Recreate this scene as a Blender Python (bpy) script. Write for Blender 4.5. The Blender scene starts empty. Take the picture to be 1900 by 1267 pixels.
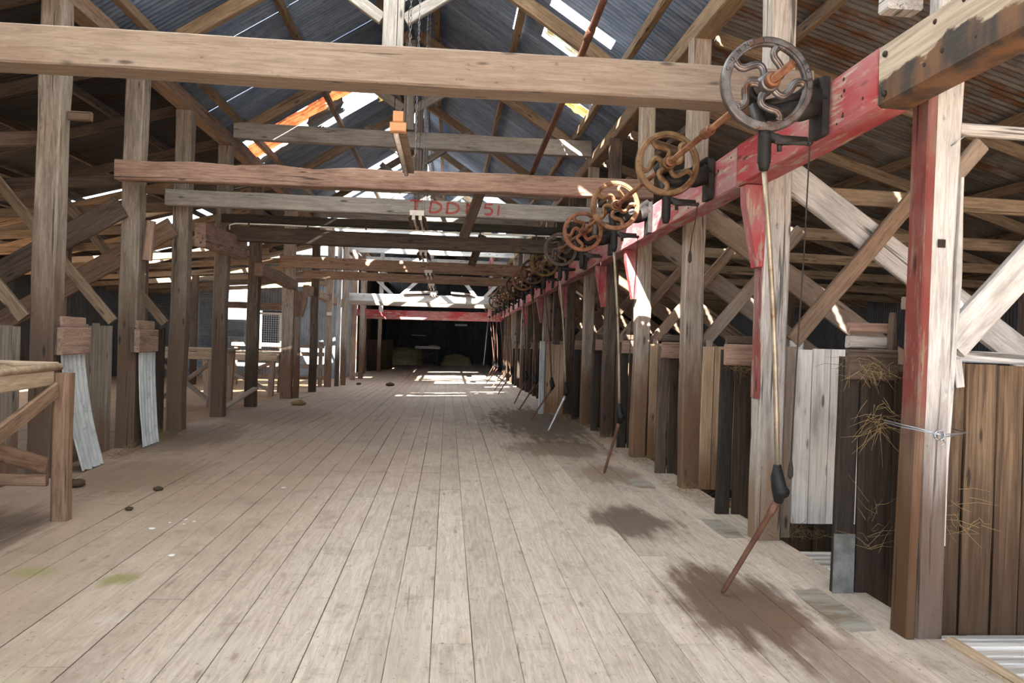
import bpy, math, random
from mathutils import Vector, Matrix, noise
R = random.Random(11)
scene = bpy.context.scene
COL = scene.collection
PI = math.pi

# ------------------------------------------------------------------ helpers
def lin(c):
    return tuple(((v/255)/12.92 if v/255 <= .04045 else (((v/255)+.055)/1.055)**2.4) for v in c) + (1.0,)

class MB:
    """collects geometry for ONE mesh"""
    def __init__(s): s.v = []; s.f = []; s.sm = []; s.col = []
    def add(s, vs, fs, M=None, smooth=False, col=None):
        b = len(s.v)
        for p in vs:
            p = Vector(p)
            s.v.append(tuple(M @ p) if M is not None else tuple(p))
        for f in fs:
            s.f.append(tuple(i+b for i in f)); s.sm.append(smooth); s.col.append(col if col is not None else .5)
        return s
    def mesh(s, name):
        me = bpy.data.meshes.new(name)
        me.from_pydata(s.v, [], s.f)
        me.polygons.foreach_set('use_smooth', s.sm)
        if any(c != .5 for c in s.col):
            at = me.attributes.new('tone', 'FLOAT', 'FACE')
            at.data.foreach_set('value', s.col)
        me.update()
        return me

def link(name, data, mat=None, parent=None, M=None):
    o = bpy.data.objects.new(name, data)
    COL.objects.link(o)
    if mat is not None and data is not None: data.materials.append(mat)
    M = M if M is not None else Matrix.Identity(4)
    if parent is not None:
        o.parent = parent
        w = parent['_w'] if '_w' in parent else None
        o.matrix_local = WM[parent.name].inverted() @ M
    else:
        o.matrix_world = M
    WM[o.name] = M.copy()
    return o
WM = {}

def tag(o, label, cat, group=None):
    o['label'] = label; o['category'] = cat; o['kind'] = 'thing'
    if group: o['group'] = group
    return o
def struct(o):
    o['kind'] = 'structure'; return o
def thing(name, loc, label, cat, group=None):
    o = link(name, None, M=Matrix.Translation(loc))
    o.empty_display_size = .1
    return tag(o, label, cat, group)

def frame(p0, p1, up=(0, 0, 1)):
    p0 = Vector(p0); p1 = Vector(p1); x = (p1-p0).normalized(); up = Vector(up)
    if abs(x.dot(up)) > .98: up = Vector((0, 1, 0)) if abs(x.y) < .9 else Vector((1, 0, 0))
    y = up.cross(x).normalized(); z = x.cross(y)
    M = Matrix.Identity(4)
    for i in range(3): M[i][0] = x[i]; M[i][1] = y[i]; M[i][2] = z[i]; M[i][3] = p0[i]
    return M, (p1-p0).length

def bar(mb, L, w, h, c=.008, j=.003, seg=.3, x0=0., y0=0., z0=0., M=None, wave=None, tone=None, taper=1.):
    """old timber along local X, chamfered and slightly irregular; w on Y, h on Z, centred"""
    n = max(1, min(14, int(L/seg))); c = min(c, w*.3, h*.3)
    vs = []; fs = []
    off = R.uniform(0, 99)
    for i in range(n+1):
        t = i/n; x = x0+L*t; k = 1+(taper-1)*t
        a = w*k/2; b = h*k/2
        ring = [(-a+c, -b), (a-c, -b), (a, -b+c), (a, b-c), (a-c, b), (-a+c, b), (-a, b-c), (-a, -b+c)]
        dy = noise.noise((x*.9, off, 0))*j*2; dz = noise.noise((x*.9, off, 7))*j*2
        for q, (yy, zz) in enumerate(ring):
            e = noise.noise((x*2.3, off+q*3.1, 3))*j*1.5
            zz2 = zz + (wave(x) if (wave and zz > 0) else 0)
            vs.append((x, y0+yy+dy+(e if q in (2, 3, 6, 7) else 0), z0+zz2+dz+(e if q in (0, 1, 4, 5) else 0)))
    for i in range(n):
        for q in range(8):
            a = i*8+q; b = i*8+(q+1) % 8
            fs.append((a, a+8, b+8, b)[::-1])
    fs.append(tuple(range(8))[::-1]); fs.append(tuple(n*8+q for q in range(8)))
    mb.add(vs, fs, M, col=tone)

def box(mb, x0, x1, y0, y1, z0, z1, M=None, c=0.0, col=None):
    if c > 0:
        bar(mb, x1-x0, y1-y0, z1-z0, c=c, j=0, seg=99, x0=x0, y0=(y0+y1)/2, z0=(z0+z1)/2, M=M, tone=col); return
    vs = [(x, y, z) for x in (x0, x1) for y in (y0, y1) for z in (z0, z1)]
    fs = [(0, 1, 3, 2), (4, 6, 7, 5), (0, 4, 5, 1), (2, 3, 7, 6), (0, 2, 6, 4), (1, 5, 7, 3)]
    mb.add(vs, fs, M, col=col)

def tube(mb, pts, r, n=8, M=None, cap=True, ry=None):
    """round (or elliptical) tube through pts; r number or list"""
    pts = [Vector(p) for p in pts]; m = len(pts)
    rs = r if isinstance(r, (list, tuple)) else [r]*m
    vs = []; fs = []; prev = None
    for i, p in enumerate(pts):
        d = (pts[min(i+1, m-1)]-pts[max(i-1, 0)]).normalized()
        if prev is None:
            u = Vector((0, 1, 0)) if abs(d.y) < .9 else Vector((1, 0, 0))
        else: u = prev
        u = (u-d*u.dot(d)).normalized(); prev = u; w = d.cross(u)
        for q in range(n):
            a = 2*PI*q/n
            vs.append(p+u*(math.cos(a)*(ry*rs[i] if ry else rs[i]))+w*(math.sin(a)*rs[i]))
    for i in range(m-1):
        for q in range(n):
            a = i*n+q; b = i*n+(q+1) % n
            fs.append((a, b, b+n, a+n))
    if cap: fs.append(tuple(range(n))[::-1]); fs.append(tuple((m-1)*n+q for q in range(n)))
    mb.add(vs, fs, M, smooth=True)

def lathe(mb, prof, n=40, M=None, closed=False, smooth=True):
    """revolve profile [(r, y)] round local Y axis"""
    vs = []; fs = []; m = len(prof)
    for i in range(n):
        a = 2*PI*i/n
        for (r, y) in prof: vs.append((r*math.cos(a), y, r*math.sin(a)))
    for i in range(n):
        for q in range(m if closed else m-1):
            a = i*m+q; b = i*m+(q+1) % m; c = ((i+1) % n)*m+(q+1) % m; d = ((i+1) % n)*m+q
            fs.append((a, b, c, d))
    mb.add(vs, fs, M, smooth=smooth)

def timber(name, p0, p1, w, h, mat, parent=None, up=(0, 0, 1), label=None, cat=None, group=None, **k):
    M, L = frame(p0, p1, up)
    mb = MB(); bar(mb, L, w, h, **k)
    o = link(name, mb.mesh(name), mat, parent, M)
    if label: tag(o, label, cat, group)
    return o

def fz(Y): return -.017*max(0., min(Y, 25.)-10)
def nth(i):
    return ['nearest', 'second', 'third', 'fourth', 'fifth', 'sixth', 'seventh', 'eighth', 'ninth', 'tenth', 'eleventh', 'twelfth', 'thirteenth', 'fourteenth', 'fifteenth', 'sixteenth', 'seventeenth', 'eighteenth', 'nineteenth', 'twentieth', 'twenty-first', 'twenty-second', 'twenty-third', 'twenty-fourth', 'twenty-fifth'][i]

# ------------------------------------------------------------------ materials
class NT:
    def __init__(s, name):
        s.m = bpy.data.materials.new(name); s.m.use_nodes = True
        s.t = s.m.node_tree; s.t.nodes.clear()
        s.out = s.t.nodes.new('ShaderNodeOutputMaterial')
    def n(s, typ, **k):
        d = s.t.nodes.new('ShaderNode'+typ)
        for a, b in k.items(): setattr(d, a, b)
        return d
    def l(s, a, b): s.t.links.new(a, b)
    def val(s, sock, v):
        if isinstance(v, bpy.types.NodeSocket): s.l(v, sock)
        else: sock.default_value = v
    def math(s, op, a, b=0., clamp=False):
        d = s.n('Math', operation=op, use_clamp=clamp); s.val(d.inputs[0], a); s.val(d.inputs[1], b); return d.outputs[0]
    def mix(s, fac, a, b, mode='MIX'):
        d = s.n('Mix', data_type='RGBA', blend_type=mode); s.val(d.inputs[0], fac); s.val(d.inputs[6], a); s.val(d.inputs[7], b); return d.outputs[2]
    def coord(s, which='Object', scale=(1, 1, 1), off=None):
        t = s.n('TexCoord'); m = s.n('Mapping'); s.l(t.outputs[which], m.inputs[0]); m.inputs['Scale'].default_value = scale
        if off is not None: s.l(off, m.inputs['Location'])
        return m.outputs[0]
    def noise(s, vec, scale=1., detail=4., rough=.6, dist=0.):
        d = s.n('TexNoise'); s.l(vec, d.inputs['Vector']); d.inputs['Scale'].default_value = scale
        d.inputs['Detail'].default_value = detail; d.inputs['Roughness'].default_value = rough; d.inputs['Distortion'].default_value = dist
        return d.outputs['Fac']
    def ramp(s, fac, a, b):
        d = s.n('MapRange', interpolation_type='SMOOTHSTEP'); s.val(d.inputs[0], fac); d.inputs[1].default_value = a; d.inputs[2].default_value = b; return d.outputs[0]
    def rand(s):
        o = s.n('ObjectInfo'); return o.outputs['Random']
    def objoff(s):
        r = s.rand(); c = s.n('CombineXYZ')
        s.l(s.math('MULTIPLY', r, 37.), c.inputs[0]); s.l(s.math('MULTIPLY', r, 91.), c.inputs[1]); s.l(s.math('MULTIPLY', r, 53.), c.inputs[2])
        return c.outputs[0]
    def bsdf(s, col, rough=.8, metal=0., bump=None, bstr=.3, bdist=.01, spec=.3):
        p = s.n('BsdfPrincipled'); s.val(p.inputs['Base Color'], col); s.val(p.inputs['Roughness'], rough); s.val(p.inputs['Metallic'], metal)
        p.inputs['Specular IOR Level'].default_value = spec
        if bump is not None:
            b = s.n('Bump'); b.inputs['Strength'].default_value = bstr; b.inputs['Distance'].default_value = bdist
            s.l(bump, b.inputs['Height']); s.l(b.outputs[0], p.inputs['Normal'])
        s.l(p.outputs[0], s.out.inputs[0]); return p

def gry(c, k=.30):
    m = (c[0]*.3+c[1]*.59+c[2]*.11); return tuple(v+(m-v)*k for v in c)
def wood(name, c1, c2, dark=None, crack=.55, stain=None, paint=None, blotch=None, vary=.35, bump=.5, knots=True):
    """grain runs along the object's local X. stain=(colour, x0, x1): greasy brown below x0..x1 of local X.
    paint=(colour, lo, hi, wear): paint on local X between lo and hi, worn by wear"""
    c1 = gry(c1); c2 = gry(c2); blotch = gry(blotch) if blotch else None
    t = NT(name); off = t.objoff()
    big = t.noise(t.coord(scale=(1.6, 6, 6), off=off), 1.2, 5, .65)
    gr = t.noise(t.coord(scale=(1.7, 24, 24), off=off), 1.6, 6, .72, 1.1)
    fine = t.noise(t.coord(scale=(9, 110, 110), off=off), 1.5, 4, .7)
    cr = t.noise(t.coord(scale=(.7, 30, 30), off=off), 1.2, 2, .5, .9)
    c = t.mix(t.ramp(gr, .32, .68), lin(c1), lin(c2))
    c = t.mix(t.math('MULTIPLY', t.ramp(big, .45, .75), .55), c, lin(blotch or tuple(v*.72 for v in c1)))
    c = t.mix(t.math('MULTIPLY', t.ramp(fine, .5, .8), .35), c, lin(tuple(v*.55 for v in c1)))
    dk = lin(dark or tuple(v*.3 for v in c1))
    h = t.math('ADD', t.math('MULTIPLY', gr, .6), t.math('MULTIPLY', fine, .4))
    if stain:
        px = t.n('SeparateXYZ'); t.l(t.coord(), px.inputs[0])
        m = t.math('ADD', px.outputs[0], t.math('MULTIPLY', t.math('SUBTRACT', t.noise(t.coord(scale=(1.2, 9, 9), off=off), 1., 4), .5), 1.1))
        c = t.mix(t.math('MULTIPLY', t.ramp(m, stain[2], stain[1]), .88), c, t.mix(gr, lin(stain[0]), lin(tuple(v*.62 for v in stain[0]))))
    if paint:
        px = t.n('SeparateXYZ'); t.l(t.coord(), px.inputs[0])
        nz = t.noise(t.coord(scale=(2.2, 7, 7), off=off), 1.5, 5)
        m = t.math('ADD', px.outputs[0], t.math('MULTIPLY', t.math('SUBTRACT', nz, .5), .5))
        pm = t.math('MULTIPLY', t.ramp(m, paint[1]-.08, paint[1]+.08), t.ramp(m, paint[2]+.02, paint[2]-.02))
        w = t.ramp(t.noise(t.coord(scale=(1.6, 10, 10), off=off), 2.2, 6, .7), .30+paint[3], .42+paint[3])
        fade = t.noise(t.coord(scale=(.9, 2, 2), off=off), 1.4, 3)
        pc = t.mix(t.ramp(fade, .4, .66), lin(paint[0]), lin(tuple(min(255, v*.55+75) for v in paint[0])))
        pc = t.mix(t.math('MULTIPLY', t.ramp(gr, .5, .75), .35), pc, lin(tuple(v*.6 for v in paint[0])))
        c = t.mix(t.math('MULTIPLY', pm, w), c, pc)
    c = t.mix(t.math('MULTIPLY', t.ramp(cr, crack+.08, crack+.17), .8), c, dk)
    if knots:
        v = t.n('TexVoronoi'); t.l(t.coord(scale=(2.4, 9, 9), off=off), v.inputs['Vector']); v.inputs['Scale'].default_value = 1.
        c = t.mix(t.math('MULTIPLY', t.ramp(v.outputs['Distance'], .16, .05), .75), c, dk)
        sp = t.noise(t.coord(scale=(14, 30, 30), off=off), 1., 4, .7); c = t.mix(t.math('MULTIPLY', t.ramp(sp, .62, .74), .45), c, dk)
    hs = t.n('HueSaturation'); t.l(c, hs.inputs['Color'])
    t.l(t.math('ADD', 1-vary/2, t.math('MULTIPLY', t.rand(), vary)), hs.inputs['Value'])
    at = t.n('Attribute'); at.attribute_name = 'tone'
    t.bsdf(hs.outputs[0], .78, bump=h, bstr=bump, bdist=.004, spec=.25)
    return t.m

def boards_mat(name, c1, c2, low=None, lowz=(.2, .9)):
    """vertical boards; 'tone' attribute varies from board to board; grain along local X"""
    c1 = gry(c1, .2); c2 = gry(c2, .2)
    t = NT(name); off = t.objoff()
    at = t.n('Attribute'); at.attribute_name = 'tone'; tone = at.outputs['Fac']
    cx = t.n('CombineXYZ'); t.l(t.math('MULTIPLY', tone, 40.), cx.inputs[0]); t.l(t.math('MULTIPLY', tone, 13.), cx.inputs[1])
    va = t.n('VectorMath', operation='ADD'); t.l(off, va.inputs[0]); t.l(cx.outputs[0], va.inputs[1]); off = va.outputs[0]
    gr = t.noise(t.coord(scale=(1.2, 28, 28), off=off), 1.6, 5, .65, .7)
    fine = t.noise(t.coord(scale=(3, 130, 130), off=off), 1.5, 3)
    big = t.noise(t.coord(scale=(1.2, 6, 6), off=off), 1.3, 4)
    c = t.mix(t.ramp(gr, .3, .7), lin(c1), lin(c2))
    c = t.mix(t.math('MULTIPLY', t.ramp(big, .48, .72), .6), c, lin(tuple(v*.6 for v in c1)))
    c = t.mix(t.math('MULTIPLY', t.ramp(fine, .52, .8), .4), c, lin(tuple(v*.45 for v in c1)))
    if low:
        px = t.n('SeparateXYZ'); t.l(t.coord(), px.inputs[0])
        m = t.math('ADD', px.outputs[0], t.math('MULTIPLY', t.math('SUBTRACT', t.noise(t.coord(scale=(1.5, 9, 9), off=off), 1., 4), .5), .9))
        c = t.mix(t.math('MULTIPLY', t.ramp(m, lowz[1], lowz[0]), .8), c, lin(low))
    v = t.n('TexVoronoi'); t.l(t.coord(scale=(2.2, 9, 9), off=off), v.inputs['Vector']); v.inputs['Scale'].default_value = 1.
    c = t.mix(t.math('MULTIPLY', t.ramp(v.outputs['Distance'], .13, .06), .75), c, lin(tuple(v*.28 for v in c1)))
    hs = t.n('HueSaturation'); t.l(c, hs.inputs['Color']); t.l(t.math('ADD', .78, t.math('MULTIPLY', tone, .44)), hs.inputs['Value'])
    t.bsdf(hs.outputs[0], .8, bump=t.math('ADD', gr, t.math('MULTIPLY', fine, .5)), bstr=.5, bdist=.004, spec=.2)
    return t.m

def metal(name, c1, c2, rough=.5, met=.6, sc=14., rust=None, rl=.5, bump=.2):
    t = NT(name); off = t.objoff()
    a = t.noise(t.coord(off=off), sc, 5, .65); b = t.noise(t.coord(off=off), sc*4, 3)
    c = t.mix(t.ramp(a, .35, .65), lin(c1), lin(c2))
    if rust: c = t.mix(t.ramp(t.noise(t.coord(off=off), sc*.6, 6, .7), rl, rl+.12), c, lin(rust))
    c = t.mix(t.math('MULTIPLY', t.ramp(b, .55, .75), .4), c, lin(tuple(v*.5 for v in c1)))
    t.bsdf(c, rough, met, bump=b, bstr=bump, bdist=.003, spec=.5)
    return t.m

def iron_sheet(name, c1, c2, rust, rl=.55, met=.35, rough=.45, ax=1):
    """galvanised corrugated iron, weathered; 'tone' differs from sheet to sheet"""
    t = NT(name)
    at = t.n('Attribute'); at.attribute_name = 'tone'; tone = at.outputs['Fac']
    cx = t.n('CombineXYZ'); t.l(t.math('MULTIPLY', tone, 31.), cx.inputs[0]); t.l(t.math('MULTIPLY', tone, 57.), cx.inputs[1]); off = cx.outputs[0]
    a = t.noise(t.coord(scale=(1.3, 7, 1.3) if ax else (7, 7, 1.), off=off), 1.2, 5, .65)
    b = t.noise(t.coord(off=off), 9., 5, .7)
    c = t.mix(t.ramp(a, .3, .7), lin(c1), lin(c2))
    c = t.mix(t.math('MULTIPLY', t.ramp(b, .5, .75), .5), c, lin(tuple(v*.6 for v in c1)))
    c = t.mix(t.ramp(t.noise(t.coord(scale=(1, 3, 1), off=off), 1.4, 6, .7), rl, rl+.14), c, lin(rust))
    hs = t.n('HueSaturation'); t.l(c, hs.inputs['Color']); t.l(t.math('ADD', .7, t.math('MULTIPLY', tone, .6)), hs.inputs['Value'])
    t.bsdf(hs.outputs[0], rough, met, bump=b, bstr=.1, bdist=.003, spec=.4)
    return t.m

def plain(name, c, rough=.7, met=0., sc=20., amt=.35):
    t = NT(name); a = t.noise(t.coord(off=t.objoff()), sc, 4)
    t.bsdf(t.mix(t.math('MULTIPLY', t.ramp(a, .4, .7), amt), lin(c), lin(tuple(v*.6 for v in c))), rough, met); return t.m

RED = (176, 52, 52)
W = dict(
    tan=wood('wood_pinkish_tan', (130, 108, 90), (156, 134, 114), crack=.62, vary=.06, blotch=(130, 98, 78)),
    brown=wood('wood_brown', (128, 94, 70), (166, 130, 102), vary=.2),
    rosy=wood('wood_rosy_brown', (138, 96, 76), (176, 136, 114), vary=.12, blotch=(98, 62, 48)),
    grey=wood('wood_grey', (128, 116, 106), (170, 158, 146), vary=.2),
    greybeam=wood('wood_silver_grey', (140, 130, 122), (172, 164, 156), vary=.1, crack=.6),
    pale=wood('wood_bleached_sunlit', (170, 164, 158), (210, 206, 202), crack=.53, vary=.15),
    dark=wood('wood_dark', (72, 56, 44), (104, 82, 66), vary=.3),
    black=wood('wood_black', (40, 32, 27), (64, 50, 40), vary=.3),
    roof=wood('wood_roof', (118, 92, 66), (158, 128, 96), vary=.3),
    post=wood('wood_post', (138, 116, 98), (182, 162, 144), stain=((120, 84, 56), .55, 1.5), vary=.25),
    postpale=wood('wood_post_bleached', (166, 160, 154), (206, 203, 200), crack=.5, stain=((88, 56, 30), .5, 1.3), vary=.04),
    postgrey=wood('wood_post_grey', (150, 138, 128), (198, 188, 178), crack=.52, stain=((150, 120, 94), .2, .8), vary=.04),
    postbrown=wood('wood_post_brown', (72, 56, 45), (116, 94, 78), stain=((74, 54, 40), .5, 1.2), vary=.35),
    lpost=wood('wood_left_post', (116, 98, 82), (160, 142, 122), stain=((104, 80, 62), 1.0, 2.3), vary=.2),
    postred=wood('wood_post_red', (116, 84, 66), (150, 116, 94), stain=((92, 62, 36), .5, 1.25), paint=((112, 56, 50), .95, 9., .06), vary=.04),
    redbeam=wood('wood_red_paint', (150, 120, 100), (190, 160, 140), paint=((158, 56, 60), -1., 99., .07), vary=.05, crack=.6),
    redpale=wood('wood_red_faded', (150, 120, 100), (190, 160, 140), paint=((164, 84, 92), -1., 99., .10), vary=.1, crack=.6),
    redold=wood('wood_red_old', (138, 110, 94), (170, 142, 122), paint=((126, 66, 60), -1., 99., .06), vary=.05),
    oilbeam=wood('wood_oily_beam', (150, 132, 112), (186, 170, 150), vary=.02, crack=.6),
    table=wood('wood_table', (168, 132, 98), (204, 170, 134), vary=.12, crack=.6),
    tabledark=wood('wood_table_dark', (122, 84, 58), (160, 118, 86), vary=.15),
)
B = dict(
    pale=boards_mat('boards_bleached', (204, 198, 192), (234, 230, 226)),
    tan=boards_mat('boards_tan', (160, 124, 92), (192, 158, 126), low=(120, 86, 58), lowz=(.1, .5)),
    brown=boards_mat('boards_brown_shaded', (78, 58, 42), (128, 102, 76), low=(64, 46, 32), lowz=(.2, 1.0)),  # stained boards; the near panel's shade, deeper low down, is in this brown too
    grey=boards_mat('boards_grey', (112, 98, 84), (150, 136, 120), low=(110, 82, 62), lowz=(.05, .6)),
    dark=boards_mat('boards_dark', (54, 42, 34), (80, 64, 52)),
)
IRON = metal('iron_dark_grease', (26, 24, 24), (46, 42, 40), .6, .3)
STEEL = metal('iron_wheel_steel', (84, 80, 80), (120, 116, 116), .42, .7, rust=(92, 66, 50), rl=.52)
RUSTS = [STEEL,
         metal('iron_wheel_ochre_rust', (108, 84, 58), (136, 108, 78), .6, .35, rust=(96, 66, 40)),
         metal('iron_wheel_brown_rust', (120, 88, 62), (150, 112, 82), .6, .35, rust=(92, 60, 40)),
         metal('iron_wheel_orange_rust', (136, 90, 66), (158, 112, 86), .7, .25, rust=(112, 68, 48)),
         metal('iron_wheel_grey', (86, 78, 72), (116, 104, 94), .6, .4, rust=(96, 72, 54)),
         metal('iron_wheel_olive', (112, 90, 46), (134, 110, 62), .6, .3, rust=(86, 62, 38)),
         metal('iron_wheel_umber', (74, 54, 40), (100, 74, 54), .6, .35, rust=(60, 42, 30))]
SHAFT = metal('shaft_rust', (122, 82, 60), (150, 106, 78), .55, .4, rust=(104, 62, 40), sc=9.)
RODM = metal('rod_rust', (92, 60, 46), (116, 80, 62), .6, .35, sc=9.)
TUBEM = metal('tube_tarnished', (128, 116, 98), (160, 148, 128), .45, .5, rust=(112, 86, 60), rl=.55, sc=9.)
RODS = metal('rod_bright', (150, 150, 150), (190, 190, 190), .35, .7, sc=9.)
RUBBER = plain('rubber_black', (30, 29, 30), .6)
CORD = plain('cord_dark', (52, 44, 38), .9)
CHAIN = metal('chain_steel', (120, 120, 126), (150, 150, 156), .4, .7)
GALV = iron_sheet('galvanised_sheet', (128, 140, 148), (168, 178, 186), (120, 104, 88), .66, .3)
ROOF = iron_sheet('roof_iron', (100, 120, 148), (138, 156, 184), (120, 100, 82), .62, .1)
ROOFD = iron_sheet('roof_iron_rusty', (104, 104, 106), (140, 138, 136), (108, 78, 56), .5, .25)
STRAW = plain('straw', (150, 128, 90), .9)
STRAWD = plain('straw_dirty', (128, 108, 76), .9)
WIREM = metal('wire_galvanised', (150, 158, 168), (180, 188, 196), .35, .8)
WHITEP = plain('white_enamel', (226, 222, 214), .5, amt=.2)
CREAM = plain('cream_plastic', (196, 142, 100), .5, amt=.2)
TUBEG = plain('tube_glass_dusty', (205, 196, 184), .35, amt=.5)
TINL = iron_sheet('tin_weathered', (150, 154, 154), (188, 190, 188), (126, 112, 96), .6, .08, .6)
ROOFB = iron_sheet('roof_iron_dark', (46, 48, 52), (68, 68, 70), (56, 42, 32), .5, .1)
TINP = iron_sheet('tin_patch', (168, 158, 146), (194, 186, 176), (146, 126, 104), .5, .1, .6)

# ------------------------------------------------------------------ floor
def floor_mat(name, c1, c2, red, redamt, stains=True):
    t = NT(name)
    at = t.n('Attribute'); at.attribute_name = 'tone'; tone = at.outputs['Fac']
    cx = t.n('CombineXYZ'); t.l(t.math('MULTIPLY', tone, 31.), cx.inputs[0]); t.l(t.math('MULTIPLY', tone, 17.), cx.inputs[1]); off = cx.outputs[0]
    gr = t.noise(t.coord(scale=(20, 1.8, 1), off=off), 1.6, 6, .72, 1.4)
    fine = t.noise(t.coord(scale=(90, 8, 1), off=off), 1.2, 4, .7)
    big = t.noise(t.coord(scale=(1, .5, 1)), 1.1, 5, .6)
    med = t.noise(t.coord(scale=(3, 1.6, 1)), 1.6, 5, .65)
    spk = t.noise(t.coord(), 42., 3, .6)
    c = t.mix(t.ramp(gr, .3, .7), lin(c1), lin(c2))
    c = t.mix(t.math('MULTIPLY', t.ramp(fine, .5, .78), .26), c, lin(tuple(v*.62 for v in c1)))
    hs = t.n('HueSaturation'); t.l(c, hs.inputs['Color']); t.l(t.math('ADD', .87, t.math('MULTIPLY', tone, .24)), hs.inputs['Value']); c = hs.outputs[0]
    px = t.n('SeparateXYZ'); t.l(t.coord(), px.inputs[0]); X, Y = px.outputs[0], px.outputs[1]
    # trodden red dust, thickest along the left-hand side and in the middle distance
    d = t.math('ADD', t.ramp(X, .6, -2.6), t.math('MULTIPLY', t.ramp(Y, 4., 8.), .55))
    c = t.mix(t.math('MULTIPLY', t.math('MULTIPLY', t.ramp(t.math('ADD', d, t.math('SUBTRACT', big, .5)), .1, 1.2), redamt), 1., clamp=True), c, t.mix(med, lin(red), lin(tuple(v*.82 for v in red))))
    c = t.mix(t.math('MULTIPLY', t.ramp(med, .52, .72), .38), c, lin((122, 104, 88)))
    c = t.mix(t.math('MULTIPLY', t.ramp(t.noise(t.coord(scale=(1, .7, 1), off=off), 2.2, 4), .62, .75), .35), c, lin((196, 190, 182)))
    c = t.mix(t.math('MULTIPLY', t.ramp(spk, .63, .70), .6), c, lin((74, 60, 48)))
    kn = t.n('TexVoronoi'); t.l(t.coord(scale=(7, 2.2, 1), off=off), kn.inputs['Vector']); kn.inputs['Scale'].default_value = 1.
    c = t.mix(t.math('MULTIPLY', t.ramp(kn.outputs['Distance'], .13, .03), .5), c, lin((104, 80, 62)))
    crk = t.noise(t.coord(scale=(26, 1.0, 1), off=off), 1.3, 3, .6, 1.2)
    c = t.mix(t.math('MULTIPLY', t.ramp(crk, .67, .74), .6), c, lin((88, 68, 54)))
    smg = t.noise(t.coord(scale=(2.2, 3.6, 1)), 2.4, 6, .7)
    c = t.mix(t.math('MULTIPLY', t.ramp(smg, .54, .74), .42), c, lin((116, 96, 82)))
    if stains:
        nz = t.math('ADD', t.math('MULTIPLY', t.math('SUBTRACT', t.noise(t.coord(scale=(9, .9, 1), off=off), 1.2, 5), .5), 1.5), t.math('MULTIPLY', t.math('SUBTRACT', med, .5), 1.2))
        for (sx, sy, rx, ry, col, am) in [(1.42, 3.55, .36, .62, (92, 70, 56), .92), (1.62, 2.75, .2, .75, (120, 94, 76), .5), (1.3, 5.2, .3, .5, (96, 78, 66), .9), (1.5, 7.0, .3, .5, (112, 90, 72), .6), (1.3, 8.6, .6, .7, (112, 90, 72), .8),
                                       (1.4, 11.6, .8, 2.7, (92, 74, 58), .95), (-2.55, 6.6, .6, .8, (118, 96, 78), .7), (-2.9, 9.0, .6, 1.2, (104, 86, 70), .75), (-2.4, 11.5, .8, 1.5, (112, 92, 74), .6), (-2.8, 4.6, .5, .8, (92, 74, 60), .7)]:
            ex = t.math('MULTIPLY', t.math('SUBTRACT', X, sx), 1/rx); ey = t.math('MULTIPLY', t.math('SUBTRACT', Y, sy), 1/ry)
            r = t.math('SQRT', t.math('ADD', t.math('MULTIPLY', ex, ex), t.math('MULTIPLY', ey, ey)))
            c = t.mix(t.math('MULTIPLY', t.ramp(t.math('ADD', r, nz), 1.2, .62), am), c, lin(col))
        for (sx, sy, rx, ry, col, am) in [(-1.58, 3.9, .1, .12, (120, 118, 60), .8), (-2.02, 4.0, .14, .12, (124, 120, 66), .6), (-.9, 3.05, .13, .1, (184, 174, 162), .45), (-1.5, 2.75, .16, .1, (176, 164, 136), .5), (-.15, 3.0, .1, .35, (164, 148, 134), .4)]:
            ex = t.math('MULTIPLY', t.math('SUBTRACT', X, sx), 1/rx); ey = t.math('MULTIPLY', t.math('SUBTRACT', Y, sy), 1/ry)
            r = t.math('SQRT', t.math('ADD', t.math('MULTIPLY', ex, ex), t.math('MULTIPLY', ey, ey)))
            c = t.mix(t.math('MULTIPLY', t.ramp(t.math('ADD', r, nz), 1.2, .3), am), c, lin(col))
    t.bsdf(c, .72, bump=t.math('ADD', gr, t.math('MULTIPLY', fine, .6)), bstr=.45, bdist=.003, spec=.3)
    return t.m
FLOOR = floor_mat("floor_boards", (170, 154, 140), (202, 188, 174), (160, 134, 116), .9)
FLOORL = floor_mat('floor_dusty', (150, 124, 98), (176, 150, 122), (166, 128, 96), .9, False)

def board_floor(name, x0, x1, y0, y1, bw, mat, dz=0., cuts=None, gap=.003):
    mb = MB(); x = x0; i = 0
    while x < x1-.02:
        w = min(bw*R.uniform(.92, 1.08), x1-x); 
        ys = [y0]; y = y0+R.uniform(.6, 4)
        while y < y1-.8: ys.append(y); y += R.uniform(2.6, 6.)
        if cuts:
            for (a, b, ya, yb) in cuts:
                if x+w*.5 > a and x+w*.5 < b:
                    ys = [q for q in ys if abs(q-ya) > .3 and abs(q-yb) > .3]+[ya, yb]
        ys = sorted(ys+[y1])
        for a, b in zip(ys[:-1], ys[1:]):
            tone = R.uniform(0.01, .99); dzz = R.uniform(-.0015, .0015)+dz
            n = max(1, int((b-a)/1.0)); a2 = a+.002; b2 = b-.002
            g = gap*R.uniform(.4, 1.6)/2
            vs = []; fs = []
            for k in range(n+1):
                yy = a2+(b2-a2)*k/n; z = fz(yy)+dzz; wv = noise.noise((x*5, yy*.7, 2))*.0025
                vs += [(x+g+wv, yy, z-.02), (x+g+wv, yy, z-.002), (x+g+.003+wv, yy, z), (x+w-g-.003+wv, yy, z), (x+w-g+wv, yy, z-.002), (x+w-g+wv, yy, z-.02)]
            for k in range(n):
                for q in range(5): fs.append((k*6+q, k*6+q+1, k*6+6+q+1, k*6+6+q))
            fs.append((0, 5, 4, 3, 2, 1)); fs.append(tuple(n*6+q for q in range(6)))
            mb.add(vs, fs, col=tone)
        x += w; i += 1
    return struct(link(name, mb.mesh(name), mat))
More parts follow.
